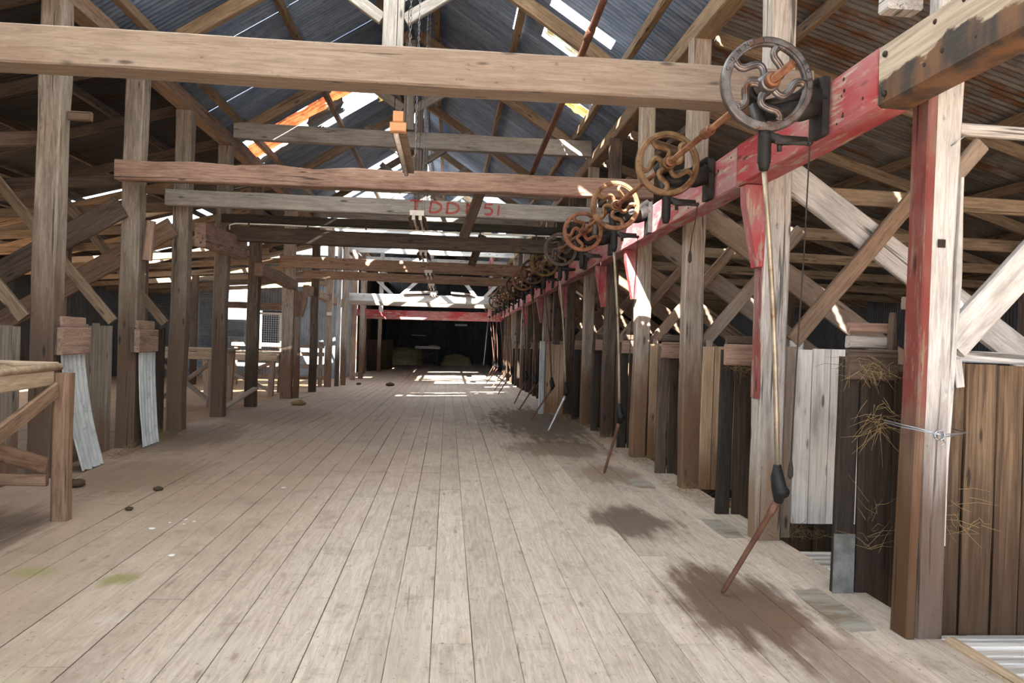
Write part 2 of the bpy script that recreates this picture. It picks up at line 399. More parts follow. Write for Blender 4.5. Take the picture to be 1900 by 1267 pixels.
board_floor('floor', -3.3, 2.17, -3., 42., .165, FLOOR, cuts=[(-1.3, -.06, 6.92, 7.3)])
board_floor('floor', -9.3, -3.3, -3., 42., .2, FLOORL, dz=-.02)
mb = MB(); box(mb, -9.3, 2.16, -3., 42., -.75, -.62); struct(link('floor', mb.mesh('subfloor'), W['dark']))
t = NT('bare_earth'); t.bsdf(t.mix(t.noise(t.coord(), .8, 6), lin((150, 122, 96)), lin((176, 150, 124))), .95)
mb = MB(); mb.add([(-80, -60, -1.2), (80, -60, -1.2), (80, 90, -1.2), (-80, 90, -1.2)], [(0, 1, 2, 3)])
struct(link('ground', mb.mesh('ground'), t.m))

# ------------------------------------------------------------------ roof and walls
SL = .64; EZ = 4.15; XL = -3.2; XR = 2.0; XM = -.6; RZ = EZ+SL*2.6
def sheet(mb, o, u, v, nrm, Lu, Lv, tone, pitch=.076, amp=.009, nu=2, sag=.0):
    """corrugated sheet: ribs run along u, waves across v"""
    o = Vector(o); u = Vector(u).normalized(); v = Vector(v).normalized(); nrm = Vector(nrm)
    nv = max(6, int(Lv/pitch*6)); vs = []; fs = []
    for i in range(nv+1):
        t = Lv*i/nv; h = amp*math.sin(2*PI*(t+(o.y if abs(v.y) > .9 else 0))/pitch)
        for k in range(nu):
            q = k/(nu-1)
            vs.append(o+v*t+u*(Lu*q)+nrm*(h+sag*math.sin(PI*q)))
    for i in range(nv):
        for k in range(nu-1):
            a = i*nu+k; fs.append((a, a+1, a+nu+1, a+nu))
    mb.add(vs, fs, smooth=True, col=tone)

def roof_side(name, mat, top, bot, y0, y1, holes, courses=2, gaps=(), off=.03):
    """top=(x,z) bot=(x,z); sheets .76 m wide, lapped; holes: [(ya, yb, xa, xb)]"""
    (xa, za), (xb, zb) = top, bot
    L = math.hypot(xb-xa, zb-za); u = Vector(((xb-xa)/L, 0, (zb-za)/L)); nrm = Vector((-u.z, 0, u.x)) if u.x > 0 else Vector((u.z, 0, -u.x))
    fr = lambda x: (x-xa)/(xb-xa)*L
    br = set(); y = y0
    while y < y1: br.add(round(y, 3)); y += .76
    for h in holes: br.add(h[0]); br.add(h[1])
    br = sorted(br)+[y1]
    mb = MB()
    for i, (ya_, yb_) in enumerate(zip(br[:-1], br[1:])):
        yc = (ya_+yb_)/2
        for c in range(courses):
            a = L*c/courses; b = L*(c+1)/courses+(.08 if c < courses-1 else .06)
            spans = [(a, b)]
            for (ya, yb, h0, h1) in holes:
                if ya < yc < yb:
                    ns = []; ha, hb = sorted((fr(h0), fr(h1)))
                    for (p, q) in spans:
                        if hb <= p or ha >= q: ns.append((p, q)); continue
                        if ha > p+.03: ns.append((p, ha))
                        if hb < q-.03: ns.append((hb, q))
                    spans = ns
            ww = yb_-ya_+.045
            for g in gaps:
                if ya_ < g < yb_: ww = yb_-ya_-.004
            for (p, q) in spans:
                oo = Vector((xa, ya_, za))+u*p+nrm*(off+.008*(courses-c)+.0015*(i % 2))
                sheet(mb, oo, u, (0, 1, 0), nrm, q-p, ww, R.uniform(.02, .98))
    return struct(link(name, mb.mesh(name), mat))
holesL = [(12.25, 13.75, -1.25, -3.4), (15.8, 16.5, XM, -1.6), (17.9, 19.6, -.75, -2.7), (19.9, 23.2, -.65, -3.2), (25.3, 26.0, -1.5, -3.), (1.55, 2.75, -1.2, -2.6), (4.35, 5.55, -1.2, -2.6), (6.0, 7.6, -.72, -1.7), (3.05, 4.15, -1.2, -2.6)]
holesR = [(3.7, 5.15, -.1, .8), (7.98, 8.27, .97, 1.65), (8.5, 9.1, .98, 1.9), (9.8, 10.05, 1.5, 1.82), (10.2, 10.65, 1.26, 1.82), (8.45, 9.5, .655, .70), (19.45, 20.95, .25, 1.75), (23.05, 24.45, .25, 1.65), (1.55, 2.75, .1, 1.5), (6.0, 7.6, -.48, .55)]
roof_side('ceiling', ROOF, (XM, RZ), (XL-.06, EZ-SL*.06), -3.05, 42., holesL, gaps=(8.6, 10.3, 11.1, 15.4))
roof_side('ceiling', ROOF, (XM, RZ), (XR+.06, EZ-SL*.06), -3.05, 42., holesR, gaps=(12.0,))
mb = MB(); tube(mb, [(XM, -3, RZ+.06), (XM, 42, RZ+.06)], .08, 6); struct(link('trim_1', mb.mesh('ridge'), ROOF))
LLx, LLz = -9.3, 4.1-.28*5.9
roof_side('ceiling', ROOFB, (-3.3, 4.12), (LLx, 2.45), -3.05, 25.0, [(13.5, 14.2, -5.4, -6.9), (16.2, 17., -5.1, -6.6), (18.8, 19.6, -6., -7.5), (21.2, 21.9, -4.5, -6.)], gaps=(12.1, 15.))
roof_side('ceiling', ROOFD, (2.12, 4.12), (8.5, 2.2), -3.05, 42., [])

def wall_iron(name, p0, p1, z0, z1, mat=GALV, vert=True, openings=()):
    mb = MB(); p0 = Vector((*p0, z0)); p1 = Vector((*p1, z0)); d = (p1-p0); L = d.length; d.normalize(); nrm = d.cross(Vector((0, 0, 1)))
    s = 0.
    while s < L-.01:
        w = min(.78, L-s); zs = [(z0, z1)]
        for (a, b, za, zb) in openings:
            if s+w/2 > a and s+w/2 < b: zs = [(z0, za), (zb, z1)]
        for (q0, q1) in zs:
            if q1-q0 < .05: continue
            o = p0+d*s; o.z = q0
            if vert: sheet(mb, o, (0, 0, 1), d, nrm, q1-q0, w+.01, R.uniform(.02, .98))
            else: sheet(mb, o, d, (0, 0, 1), nrm, w+.005, q1-q0, R.uniform(.02, .98))
        s += w
    return struct(link(name, mb.mesh(name), mat))
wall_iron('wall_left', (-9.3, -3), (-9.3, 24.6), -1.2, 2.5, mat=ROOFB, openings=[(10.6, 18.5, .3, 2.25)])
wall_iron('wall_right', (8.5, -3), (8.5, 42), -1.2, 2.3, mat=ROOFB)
wall_iron('wall_back', (-9.3, 42), (8.5, 42), -1.2, 6.0, mat=ROOFD)
wall_iron('wall_front', (-9.3, -3.02), (-3.6, -3.02), -1.2, 4.1)
wall_iron('wall_front', (5.4, -3.02), (8.5, -3.02), -1.2, 4.1)
wall_iron('wall_front', (-3.6, -3.02), (3.3, -3.02), 4.0, 6.0)
# end wall of the wool room, left of the aisle
wall_iron('wall_partition', (-9.3, 24.6), (-7.15, 24.6), -.3, 3.4, vert=False)
wall_iron('wall_partition', (-5.05, 24.6), (-3.4, 24.6), -.3, 3.6)
wall_iron('wall_partition', (-7.15, 24.6), (-5.05, 24.6), 2.6, 3.4, vert=False)
wall_iron('wall_partition', (-6.2, 24.6), (-5.05, 24.6), 1.8, 2.6, mat=ROOFD)
wall_iron('wall_partition', (-7.15, 24.63), (-6.2, 24.63), .95, 1.5, vert=False)
wall_iron('wall_partition', (-7.15, 24.6), (-6.2, 24.6), 1.5, 1.9, mat=None, vert=False)['milky'] = 1
wall_iron('wall_partition', (-6.2, 24.62), (-5.05, 24.62), -.3, .62, mat=ROOFD)
wall_iron('wall_partition', (-7.15, 24.62), (-6.2, 24.62), -.3, .95)
wall_iron('wall_partition', (-3.38, 24.65), (-3.38, 28.4), -.3, 3.9)
# walls that close off the dark store at the far end
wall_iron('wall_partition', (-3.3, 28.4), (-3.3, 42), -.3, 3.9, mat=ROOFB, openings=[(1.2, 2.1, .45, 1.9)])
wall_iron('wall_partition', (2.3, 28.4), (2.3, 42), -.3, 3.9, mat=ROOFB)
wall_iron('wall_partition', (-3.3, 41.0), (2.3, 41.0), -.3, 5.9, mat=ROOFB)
timber('painted_gap_light', (-1.9, 40.9, 1.15), (-1.2, 40.9, 1.13), .03, .035, WHITEP, label='thin pale strip painted as a light gap, left of the far bench', cat='batten')  # white bars paint daylight showing through gaps in the end wall
timber('painted_gap_light', (.35, 40.9, 1.75), (1.0, 40.9, 1.75), .03, .11, WHITEP, label='broad pale strip painted as a light gap high on the dark end wall', cat='batten')

# purlins
def rline(side, x): return EZ+SL*(x-XL) if side < 0 else EZ+SL*(XR-x)
for i, (s, x) in enumerate([(-1, -3.05), (-1, -1.98), (-1, -1.0), (1, 1.79), (1, .72), (1, -.28)]):
    nm = ['lowest', 'middle', 'topmost'][i % 3]
    z = rline(s, x)-.068
    o = timber('purlin', (x, -2.9, z), (x, 42, z), .075, .1, W['roof'], label=f'{nm} long roof purlin under the {"left" if s < 0 else "right"} slope of the main gable', cat='purlin', seg=3.2, j=.008)
for i in range(6):
    x = -4.2-.98*i; z = 4.12-(4.12-2.45)/6.*(-3.3-x)-.045
    timber('purlin', (x, -2.9, z), (x, 25., z), .06, .09, W['dark'], label=f'{nth(i)} purlin left of the left-hand posts under the lean-to iron', cat='purlin', seg=3.2, j=.008)
for i in range(6):
    x = 2.85+1.0*i; z = 4.12-(4.12-2.2)/6.38*(x-2.12)-.045
    timber('purlin', (x, -2.9, z), (x, 42, z), .06, .1, W['roof'], label=f'{nth(i)} purlin right of the right-hand posts under the lean-to iron', cat='purlin', seg=3.2, j=.008)

# wall plates on top of both post rows
timber('wall_plate', (-3.19, -2.9, 3.97), (-3.19, 42, 3.72), .16, .17, W['brown'], label='long timber plate along the tops of the left-hand posts', cat='plate', seg=3, j=.01)
timber('wall_plate', (2.1, -2.9, 3.97), (2.1, 42, 3.72), .16, .17, W['roof'], label='long timber plate along the tops of the right-hand posts', cat='plate', seg=3, j=.01)

# ------------------------------------------------------------------ roof trusses
def truss(Y, i):
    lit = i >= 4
    t = thing('roof_truss', (XM, Y, 3.95), f'{nth(i)} roof truss from the camera, with tie beam, king post and rafters', 'roof truss')
    dz = -.016*max(0, Y-11)
    m = W['greybeam'] if i < 2 else (W['pale'] if lit else W['grey'])  # paler wood paints sunlight onto the far trusses
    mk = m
    kw = .21 if i == 0 else .15
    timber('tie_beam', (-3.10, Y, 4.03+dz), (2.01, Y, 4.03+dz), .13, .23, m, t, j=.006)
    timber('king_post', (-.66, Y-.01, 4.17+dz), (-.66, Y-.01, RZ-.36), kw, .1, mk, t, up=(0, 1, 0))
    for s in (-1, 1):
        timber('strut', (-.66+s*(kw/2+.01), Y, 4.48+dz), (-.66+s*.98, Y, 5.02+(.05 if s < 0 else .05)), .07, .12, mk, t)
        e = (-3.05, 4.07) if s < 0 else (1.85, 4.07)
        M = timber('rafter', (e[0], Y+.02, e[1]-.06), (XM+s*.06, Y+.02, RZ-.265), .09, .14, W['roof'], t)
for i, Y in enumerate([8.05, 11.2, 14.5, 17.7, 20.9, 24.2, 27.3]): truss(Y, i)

# common rafters of the lean-tos, one at each post
RY = [3.2, 4.8, 6.45, 8.1, 9.7, 11.35, 12.95, 14.6, 16.2, 17.85, 19.45, 21.1, 22.7, 24.3, 26.0, 27.6]
for i, Y in enumerate(RY):
    timber('lean_to_rafter', (2.25, Y+.1, 3.905), (8.3, Y+.1, 2.08), .06, .12, W['roof'], label=f'{nth(i)} sloping rafter from the camera under the right lean-to iron', cat='rafter', seg=1.5)
    if i < 11:
        timber('lean_to_tie', (2.2, Y+.27, 2.30-.014*i), (8.3, Y+.27, 2.2-.014*i), .045, .11 if i else .055, W['pale'] if i == 0 else W['roof'], label=f'{nth(i)} level tie board from the camera reaching right into the lean-to', cat='tie board', seg=1.5)
    if i < 13:
        timber('lean_to_rafter', (-3.4, Y+.1, 3.905), (-9.1, Y+.1, 2.30), .06, .12, W['dark'] if i < 6 else W['roof'], label=f'{nth(i)} sloping rafter from the camera under the left lean-to iron', cat='rafter', seg=1.5)
        timber('lean_to_tie', (-3.4, Y+.2, 2.78-.012*i), (-9.1, Y+.2, 2.3-.012*i), .05, .12, W['dark'] if i < 4 else W['roof'], label=f'{nth(i)} tie board from the camera reaching left into the lean-to', cat='tie board', seg=1.5)
for i, Y in enumerate([4.9, 6.5, 8.2, 11.4]):
    timber('lean_to_post', (5.2, Y, -.1), (5.2, Y, 2.2), .14, .12, W['postbrown'], label=f'{nth(i)} dark post standing inside the right-hand pens', cat='post')
for i, Y in enumerate([6.6, 9.8, 13., 16.2, 19.4]):
    timber('lean_to_post', (-6.2, Y, fz(Y)-.02), (-6.2, Y, 2.6), .14, .12, W['postbrown'], label=f'{nth(i)} post standing in the middle of the left lean-to', cat='post')

# ------------------------------------------------------------------ right-hand row of posts
PY = [3.14, 4.73, 6.38, 8.03, 9.65, 11.3, 12.95, 14.55, 16.2, 17.8, 19.4, 21.0, 22.7, 24.3, 25.9, 27.5]
pm = ['x', 'postgrey', 'post', 'post', 'postbrown', 'post', 'postbrown', 'postbrown', 'post', 'postbrown', 'postbrown', 'post', 'postbrown', 'post', 'postbrown', 'postbrown']
def zb(Y): return 2.31-.0165*(Y-2)     # underside of the red beam
for k, Y in enumerate(PY):
    x = 2.0+R.uniform(-.01, .01); z0 = fz(Y)
    if k == 0:
        p = thing('timber_post', (2.08, Y+.07, 0), 'nearest right-hand post, bleached front and red side, wire tied round it', 'post')
        M, L = frame((2.075, Y+.06, 0.), (2.125, Y+.06, 3.86), (0, -1, 0))
        mb = MB(); bar(mb, L, .13, .10, M=None, c=.012, j=.008, seg=.25, y0=-.03); link('pale_face_timber', mb.mesh('post'), W['postpale'], p, M)['label'] = 'bleached split front timber'
        mb = MB(); bar(mb, L*.62, .042, .125, c=.008, j=.004, y0=.0585, z0=.002); 
        link('red_side_board', mb.mesh('post'), W['postred'], p, M)['label'] = 'red painted side board'
        mb = MB(); bar(mb, 1.6, .02, .09, c=.008, j=.008, x0=.4, seg=.1, y0=-.1); link('sapwood_edge', mb.mesh('edge'), W['pale'], p, M)['label'] = 'splintered pale edge'
        mb = MB(); box(mb, 1.69, 1.725, -.027, .005, .048, .0525); link('mortise_hole', mb.mesh('hole'), W['black'], p, M)['label'] = 'small square hole'
        mb = MB(); tube(mb, [(2.125, .05, .05), (2.155, .07, .09)], .003, 6); mb2 = MB(); tube(mb2, [(2.13, -.035, .045), (2.17, -.078, .075)], .0028, 6); link('nail', mb2.mesh('nail'), WIREM, p, M)
    else:
        w = .17 if k < 3 else .155
        o = timber('timber_post', (x+w/2, Y+.07, z0), (x+w/2+(.0 if k > 3 else -.02), Y+.07, 3.87-.0062*Y), w, .14, W[pm[k]], up=(0, -1, 0), label=f'{nth(k)} timber post from the camera in the right-hand row', cat='post', c=.012, j=.007)
        if k == 1:
            sb = timber('red_side_board', (1.987, Y+.075, .9), (1.985, Y+.075, 1.74),   .018, .125, W['redold'], o, up=(0, -1, 0)); sb['label'] = 'red painted side strip'

# ------------------------------------------------------------------ long red beam and the plain beam in front of it
def section_beam(name, Y0, Y1, mat, label, cat='beam', x=1.91, w=.15):
    return timber(name, (x, Y0, zb(Y0)+.135), (x, Y1, zb(Y1)+.135), w, .27, mat, label=label, cat=cat, c=.01, j=.005)
ys = [3.22, 4.86, 8.15, 12.9, 17.9, 28.0]
nm = ['short bright red painted beam length beside the nearest iron wheel', 'faded pink-red beam length above the second and third right-hand posts', 'red beam length behind the third and fourth iron wheels', 'red beam length behind the middle iron wheels', 'far red beam length above the crowded right-hand posts']
for i in range(5):
    rb = section_beam('red_beam', ys[i]+.004, ys[i+1]-.004, W['redbeam'] if i in (0, 3) else W['redpale'], nm[i])
    for q in range([9, 12, 10, 0, 0][i]):
        mb = MB(); br = R.choice([.006, .008, .009]); lathe(mb, [(0, 0), (br, 0), (br, .004), (0, .005)], 12)
        lx = R.uniform(.08, (ys[i+1]-ys[i])-.1) if i else R.choice([.05, .1, .17, .22, .3, .36])+R.uniform(-.02, .02)
        link('bolt_hole', mb.mesh('hole'), W['black'], rb, WM[rb.name] @ Matrix.Translation((lx, .0735, R.choice([.095, .04, -.05, -.09])+R.uniform(-.02, .02))))

t = NT('oil_stained_beam'); off = t.objoff()
gr = t.noise(t.coord(scale=(1.1, 26, 26)), 1.6, 5, .65, .6); px = t.n('SeparateXYZ'); t.l(t.coord(), px.inputs[0])
c = t.mix(t.ramp(gr, .3, .7), lin((142, 128, 112)), lin((184, 170, 152)))
m = t.math('ADD', px.outputs[2], t.math('MULTIPLY', t.math('SUBTRACT', t.noise(t.coord(scale=(3, 6, 6)), 1.3, 5), .5), .34))
c = t.mix(t.ramp(m, .015, -.015), c, t.mix(t.ramp(t.noise(t.coord(scale=(5, 5, 2)), 1.2, 3), .4, .65), lin((104, 74, 50)), lin((52, 46, 42))))
t.bsdf(c, .6, bump=gr, bstr=.5, bdist=.004)
nb = thing('overhead_beam', (1.91, 2.2, 2.4), 'grey oil-stained beam with bolt holes coming toward the camera from the red beam', 'beam')
M, L = frame((1.91, 3.214, zb(3.2)+.135), (1.91, .5, zb(.5)+.135))
mb = MB(); bar(mb, L, .15, .27, c=.012, j=.005); link('beam_timber', mb.mesh('beam'), t.m, nb, M)
for q, (bx, bz, br) in enumerate([(.05, .085, .014), (.05, -.085, .014), (.38, .085, .011), (.55, .095, .012), (.75, .11, .012), (.32, -.06, .009), (.43, -.045, .012), (.62, -.07, .008), (.95, .1, .012), (.85, -.03, .01)]):
    mb = MB(); lathe(mb, [(0, 0), (br, 0), (br, .006), (br*.7, .011), (0, .012)], 14)
    link('bolt_head' if q < 2 else 'bolt_hole', mb.mesh('bolt'), IRON if q < 2 else W['black'], nb, M @ Matrix.Translation((bx, -.0745 if q < 2 else -.0655, bz)) @ Matrix.Rotation(PI, 4, 'Z'))

# corbel blocks under the red beam
for k in (1, 3, 4, 6, 8, 10):
    Y = PY[k]; z1 = zb(Y+.07)-.004
    mb = MB(); prof = [(1.855, z1), (1.995, z1), (1.995, z1-.52), (1.945, z1-.52), (1.90, z1-.30), (1.862, z1-.12)]
    vs = [(x, y, z) for y in (Y+.015, Y+.115) for x, z in prof]; n = len(prof)
    mb.add(vs, [tuple(range(n)), tuple(range(n, 2*n))[::-1]]+[(q, q+n, (q+1) % n+n, (q+1) % n) for q in range(n)])
    # turn so that the grain follows the block
    M = Matrix(((0, 0, 1, 0), (0, 1, 0, 0), (-1, 0, 0, 0), (0, 0, 0, 1)))
    me = mb.mesh('corbel'); 
    Mw = Matrix.Translation((1.95, Y, z1)) @ Matrix.Rotation(PI/2, 4, 'Y'); me.transform(Mw.inverted())
    tag(link('corbel_bracket', me, W['redbeam'] if k < 5 else W['redpale'], M=Mw), f'red tapered corbel block on the side of the {nth(k)} right-hand post', 'bracket')

# ------------------------------------------------------------------ braces on the right
for k in range(0, 11):
    Y = PY[k]+.09
    g = W['pale'] if k in (0, 1) else (W['tan'] if k == 2 else W['brown'])
    timber('diagonal_brace', (2.24-(.13 if k > 1 else 0), Y+.03, 1.27-(.15 if k > 1 else 0)), (3.05+(.25 if k == 0 else 0), Y+.03, 2.2+(.25 if k == 0 else .06)), .05, .15 if k == 0 else .105, W['brown'] if k == 1 else g, label=f'narrow brace rising to the right from the {nth(k)} right-hand post', cat='brace')
    if k: timber('wide_brace', (2.12, Y+.115, 2.44), (4.25, Y+.115, 1.0), .05, .2, W['pale'] if k < 2 else W['tan' if k in (2, 3) else 'brown'], label=f'wide plank brace sloping down to the right from the {nth(k)} right-hand post', cat='brace')
timber('diagonal_brace', (2.32, 3.5, 2.0), (2.52, 3.5, 2.24), .04, .08, W['tan'], label='short prop under the level tie board, right of the nearest post', cat='brace')

# ------------------------------------------------------------------ beams across the aisle
def wavy(x): return .018*math.sin(x*9.)*max(0, min(1, (2.9-x)))-.004*math.sin(x*17)*(1 if x < 2.9 else 0)
def cross(Y, z0, z1, xa, xb, th, mat, label, **k):
    return timber('cross_beam', (xa, Y+th/2, (z0[0]+z1[0])/2), (xb, Y+th/2, (z0[1]+z1[1])/2), th, z1[0]-z0[0], mat, label=label, cat='beam', c=.01, j=.005, seg=.3, **k)
cross(4.50, (2.685, 2.705), (2.905, 2.905), -3.6, 2.16, .215, W['tan'], 'nearest and widest cross beam, pinkish tan, right across the top of the picture')
cross(7.84, (2.67, 2.72), (2.865, 2.915), -3.31, 2.08, .14, W['rosy'], 'second cross beam from the camera, reddish brown with a wavy top edge', wave=wavy)
b3 = cross(9.27, (2.655, 2.665), (2.84, 2.85), -3.34, 2.06, .12, W['greybeam'], 'silver-grey cross beam with faded red painted lettering')
cross(10.92, (2.70, 2.72), (2.815, 2.835), -3.17, 2.02, .06, W['black'], 'dark upper cross board carrying the white conduit')
cross(11.0, (2.45, 2.45), (2.66, 2.66), -3.12, 1.98, .12, W['dark'], 'dark thick cross beam just below the white conduit')
cross(15.0, (2.43, 2.43), (2.65, 2.63), -3.25, 1.98, .12, W['brown'], 'brown cross beam behind the dark pair, upper of two')
cross(16.9, (2.36, 2.33), (2.54, 2.53), -3.15, 1.98, .12, W['brown'], 'brown cross beam behind the dark pair, lower of two')
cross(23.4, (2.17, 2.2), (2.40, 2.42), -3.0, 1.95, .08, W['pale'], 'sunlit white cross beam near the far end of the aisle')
cross(23.1, (2.03, 2.06), (2.15, 2.17), -3.0, 1.95, .1, W['tan'], 'pinkish cross beam directly under the sunlit white one')
cross(27.4, (1.80, 1.84), (2.03, 2.06), -3.4, 1.95, .12, W['redbeam'], 'bright red cross beam over the mouth of the dark end room')
cross(28.3, (1.72, 1.76), (1.86, 1.9), -3.2, 1.95, .08, W['redpale'], 'dull red board just behind and below the bright red far beam')
timber('loose_plank', (-1.4, 23.36, 2.45), (-.35, 23.36, 2.5), .1, .08, W['tan'], label='short tan board lying on top of the sunlit white beam', cat='plank')
timber('loose_plank', (.05, 23.36, 2.5), (.75, 23.36, 2.46), .1, .06, W['tan'], label='tan board end lying right of centre on the sunlit white beam', cat='plank')
# V struts of the far partition above the white beam
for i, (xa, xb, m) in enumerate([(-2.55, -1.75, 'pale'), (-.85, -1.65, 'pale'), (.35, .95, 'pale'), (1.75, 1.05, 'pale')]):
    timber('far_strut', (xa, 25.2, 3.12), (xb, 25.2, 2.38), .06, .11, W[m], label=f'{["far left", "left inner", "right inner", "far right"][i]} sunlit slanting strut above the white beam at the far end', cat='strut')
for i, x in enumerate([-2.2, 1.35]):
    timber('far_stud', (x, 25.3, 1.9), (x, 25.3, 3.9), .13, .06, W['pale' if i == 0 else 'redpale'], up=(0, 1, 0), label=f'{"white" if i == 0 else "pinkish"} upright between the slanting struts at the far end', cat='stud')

# painted letters (hand-brushed strokes) on the silver-grey beam
def stroke(mb, pts, w=.027):
    v = []; n = len(pts)
    for i, p in enumerate(pts):
        a = Vector(pts[max(i-1, 0)]); b = Vector(pts[min(i+1, n-1)]); d = (b-a).normalized(); q = Vector((-d.y, d.x))*w/2*R.uniform(.8, 1.15)
        v += [(p[0]+q.x, 0, p[1]+q.y), (p[0]-q.x, 0, p[1]-q.y)]
    v2 = [(x, .003, z) for x, _, z in v]; m = len(v)
    f = [(2*i, 2*i+1, 2*i+3, 2*i+2) for i in range(n-1)]
    mb.add(v+v2, f+[tuple(m+q for q in reversed(g)) for g in f]+[(2*i, 2*i+2, m+2*i+2, m+2*i) for i in range(n-1)]+[(2*i+1, m+2*i+1, m+2*i+3, 2*i+3) for i in range(n-1)])
def arc(cx, cz, rx, rz, a0, a1, n=9): return [(cx+rx*math.cos(math.radians(a0+(a1-a0)*i/n)), cz+rz*math.sin(math.radians(a0+(a1-a0)*i/n))) for i in range(n+1)]
mb = MB(); h = .13
stroke(mb, [(-.07, h), (-.02, h+.004), (.07, h-.002)], .026); stroke(mb, [(0, h), (.002, .06), (-.004, .0)])
def dee(x, w): 
    stroke(mb, [(x+.01, h), (x+.004, .06), (x-.004, 0)]); stroke(mb, [(x+.01, h)]+arc(x+.02, h/2, w, h/2, 85, -88, 9)+[(x-.004, 0)])
dee(.17, .115); dee(.37, .125)
stroke(mb, [(.605, 0), (.612, .06), (.61, h)]); stroke(mb, [(.61, h), (.67, .06), (.73, 0)]); stroke(mb, [(.73, 0), (.735, .06), (.73, h)])
stroke(mb, [(.92, h), (.83, h-.002), (.828, .078)]); stroke(mb, [(.828, .078)]+arc(.86, .045, .055, .042, 110, -130, 8)); stroke(mb, [(.995, h-.01), (.99, .06), (.985, 0)])
PAINT = NT('red_brush_paint'); PAINT.bsdf(PAINT.mix(PAINT.ramp(PAINT.noise(PAINT.coord(), 40., 4), .4, .7), lin((164, 66, 62)), lin((150, 104, 98))), .8)
link('lettering', mb.mesh('letters'), PAINT.m, b3, Matrix.Translation((-.43, 9.264, 2.70)))['label'] = 'faded red hand-painted letters'
# conduit clipped along the dark board
mb = MB(); tube(mb, [(-3.05, 10.905, 2.60), (-3.05, 10.905, 2.66), (-2.98, 10.905, 2.685)]+[(-2.9+.5*i, 10.905, 2.687+.003*math.sin(i*1.7)) for i in range(10)], .011, 8)
o = tag(link('electrical_conduit', mb.mesh('conduit'), WHITEP), 'thin white conduit running along the dark cross beam', 'conduit')
for q in range(6):
    mb = MB(); box(mb, -2.8+.8*q, -2.78+.8*q, 10.89, 10.92, 2.665, 2.71); link('clip', mb.mesh('clip'), IRON, o)

# iron poles slanting down onto the cross beams
mb = MB(); tube(mb, [(.81, 7.93, 2.935), (.93, 6.5, 3.31), (1.03, 5.5, 3.66), (1.16, 4.0, 4.2)], .028, 12)
o = tag(link('slanting_pipe', mb.mesh('pipe'), RODM), 'long rusty pipe slanting down onto the top of the second cross beam', 'pipe')
mb = MB(); lathe(mb, [(.029, -.06), (.034, -.055), (.034, .055), (.029, .06)], 12, M=frame((1.0, 5.79, 3.56), (1.02, 5.6, 3.63))[0] @ Matrix.Rotation(-PI/2, 4, 'Z')); link('pipe_coupling', mb.mesh('coupling'), RODM, o)
timber('slanting_post', (.155, 9.18, 2.42), (.36, 8.6, 3.0), .12, .05, W['dark'], up=(0, 1, 0), label='dark board slanting down in front of the red letters', cat='board')
timber('slanting_post', (.40, 14.3, 2.55), (.55, 13.6, 3.0), .14, .06, W['dark'], up=(0, 1, 0), label='dark board end slanting above the two brown cross beams', cat='board')
timber('beam_stub', (2.07, 3.42, 2.895), (2.07, 3.5, 2.895), .17, .13, W['pale'], label='sawn box-like beam stub above the oily beam at top right', cat='timber stub')

# ------------------------------------------------------------------ left-hand row of posts
LY = [4.75, 6.38, 8.0, 9.42, 11.1, 12.9]
for i, Y in enumerate(LY):
    if i == 0: continue
    o = timber('timber_post', (-3.22, Y+.09, fz(Y)), (-3.2, Y+.09, 3.87-.0062*Y), .18, .18, W['lpost'] if i < 3 else W['postbrown' if i == 5 else 'lpost'], up=(0, -1, 0), label=f'{nth(i-1)} timber post from the camera in the left-hand row', cat='post', c=.012, j=.007)
    if i < 3:
        z = [0, 2.92, 2.62][i]
        timber('peg_rail', (-3.105, Y+.12, z), (-2.93, Y+.12, z), .05, .075, W['lpost'], label=f'short board end sticking out of the {nth(i-1)} left-hand post', cat='board')
far = [(-3.09, 15.15, .22, 2.42, 'post'), (-2.93, 15.3, .1, 2.0, 'x'), (-2.96, 17.3, .16, 2.2, 'postbrown'), (-2.95, 19.4, .16, 2.3, 'post'), (-2.8, 19.9, .1, 2.4, 'postpale'), (-2.72, 20.5, .12, 3.3, 'post'), (-2.86, 23.6, .16, 3.6, 'postred'), (-2.72, 24.6, .14, 3.6, 'x'), (-3.05, 28.0, .2, 3.4, 'post'), (-2.6, 29.6, .14, 3.0, 'x')]
wd = ['lone post with a cut notch left of the haunched post', 'post with a broad haunched head carrying the inner left beam', 'dark slim post just right of the haunched post', 'post with a small white box on its face', 'pale slim post right of the white-boxed post', 'weathered post near the far end of the left row', 'reddish post under the left end of the red far beam', 'grey post right of the reddish far post', 'grey post at the left mouth of the dark end room', 'slim post just inside the dark end room at left']
for i, (x, Y, w, zt, m) in enumerate(far):
    mat = W[m] if m not in ('x', 'postred') else W['rosy' if m == 'postred' else 'post']
    o = timber('timber_post', (x, Y, fz(Y)), (x, Y, 3.86-.0065*Y if i not in (1,) else 2.0), w, .14, mat, up=(0, -1, 0), label=wd[i], cat='post', c=.01, j=.007)
    if i == 1:
        M = Matrix.Translation((x, Y, 2.0)) @ Matrix.Rotation(PI/2, 4, 'Y')
        mb = MB(); prof = [(-.16, 0), (.16, 0), (.16, -.22), (.08, -.5), (-.08, -.5), (-.16, -.22)]
        vs = [(x+px_, y, 2.0+pz) for y in (Y-.09, Y+.09) for px_, pz in prof]
        mb.add(vs, [tuple(range(6)), tuple(range(6, 12))[::-1]]+[(q, q+6, (q+1) % 6+6, (q+1) % 6) for q in range(6)])
        me = mb.mesh('haunch'); me.transform(M.inverted()); link('haunch', me, W['brown'], o, M)
mb = MB(); box(mb, -3.0, -2.89, 19.28, 19.33, 1.62, 1.70); tag(link('junction_box', mb.mesh('box'), WHITEP), 'small white box on the face of a far left post', 'box')
mb = MB()
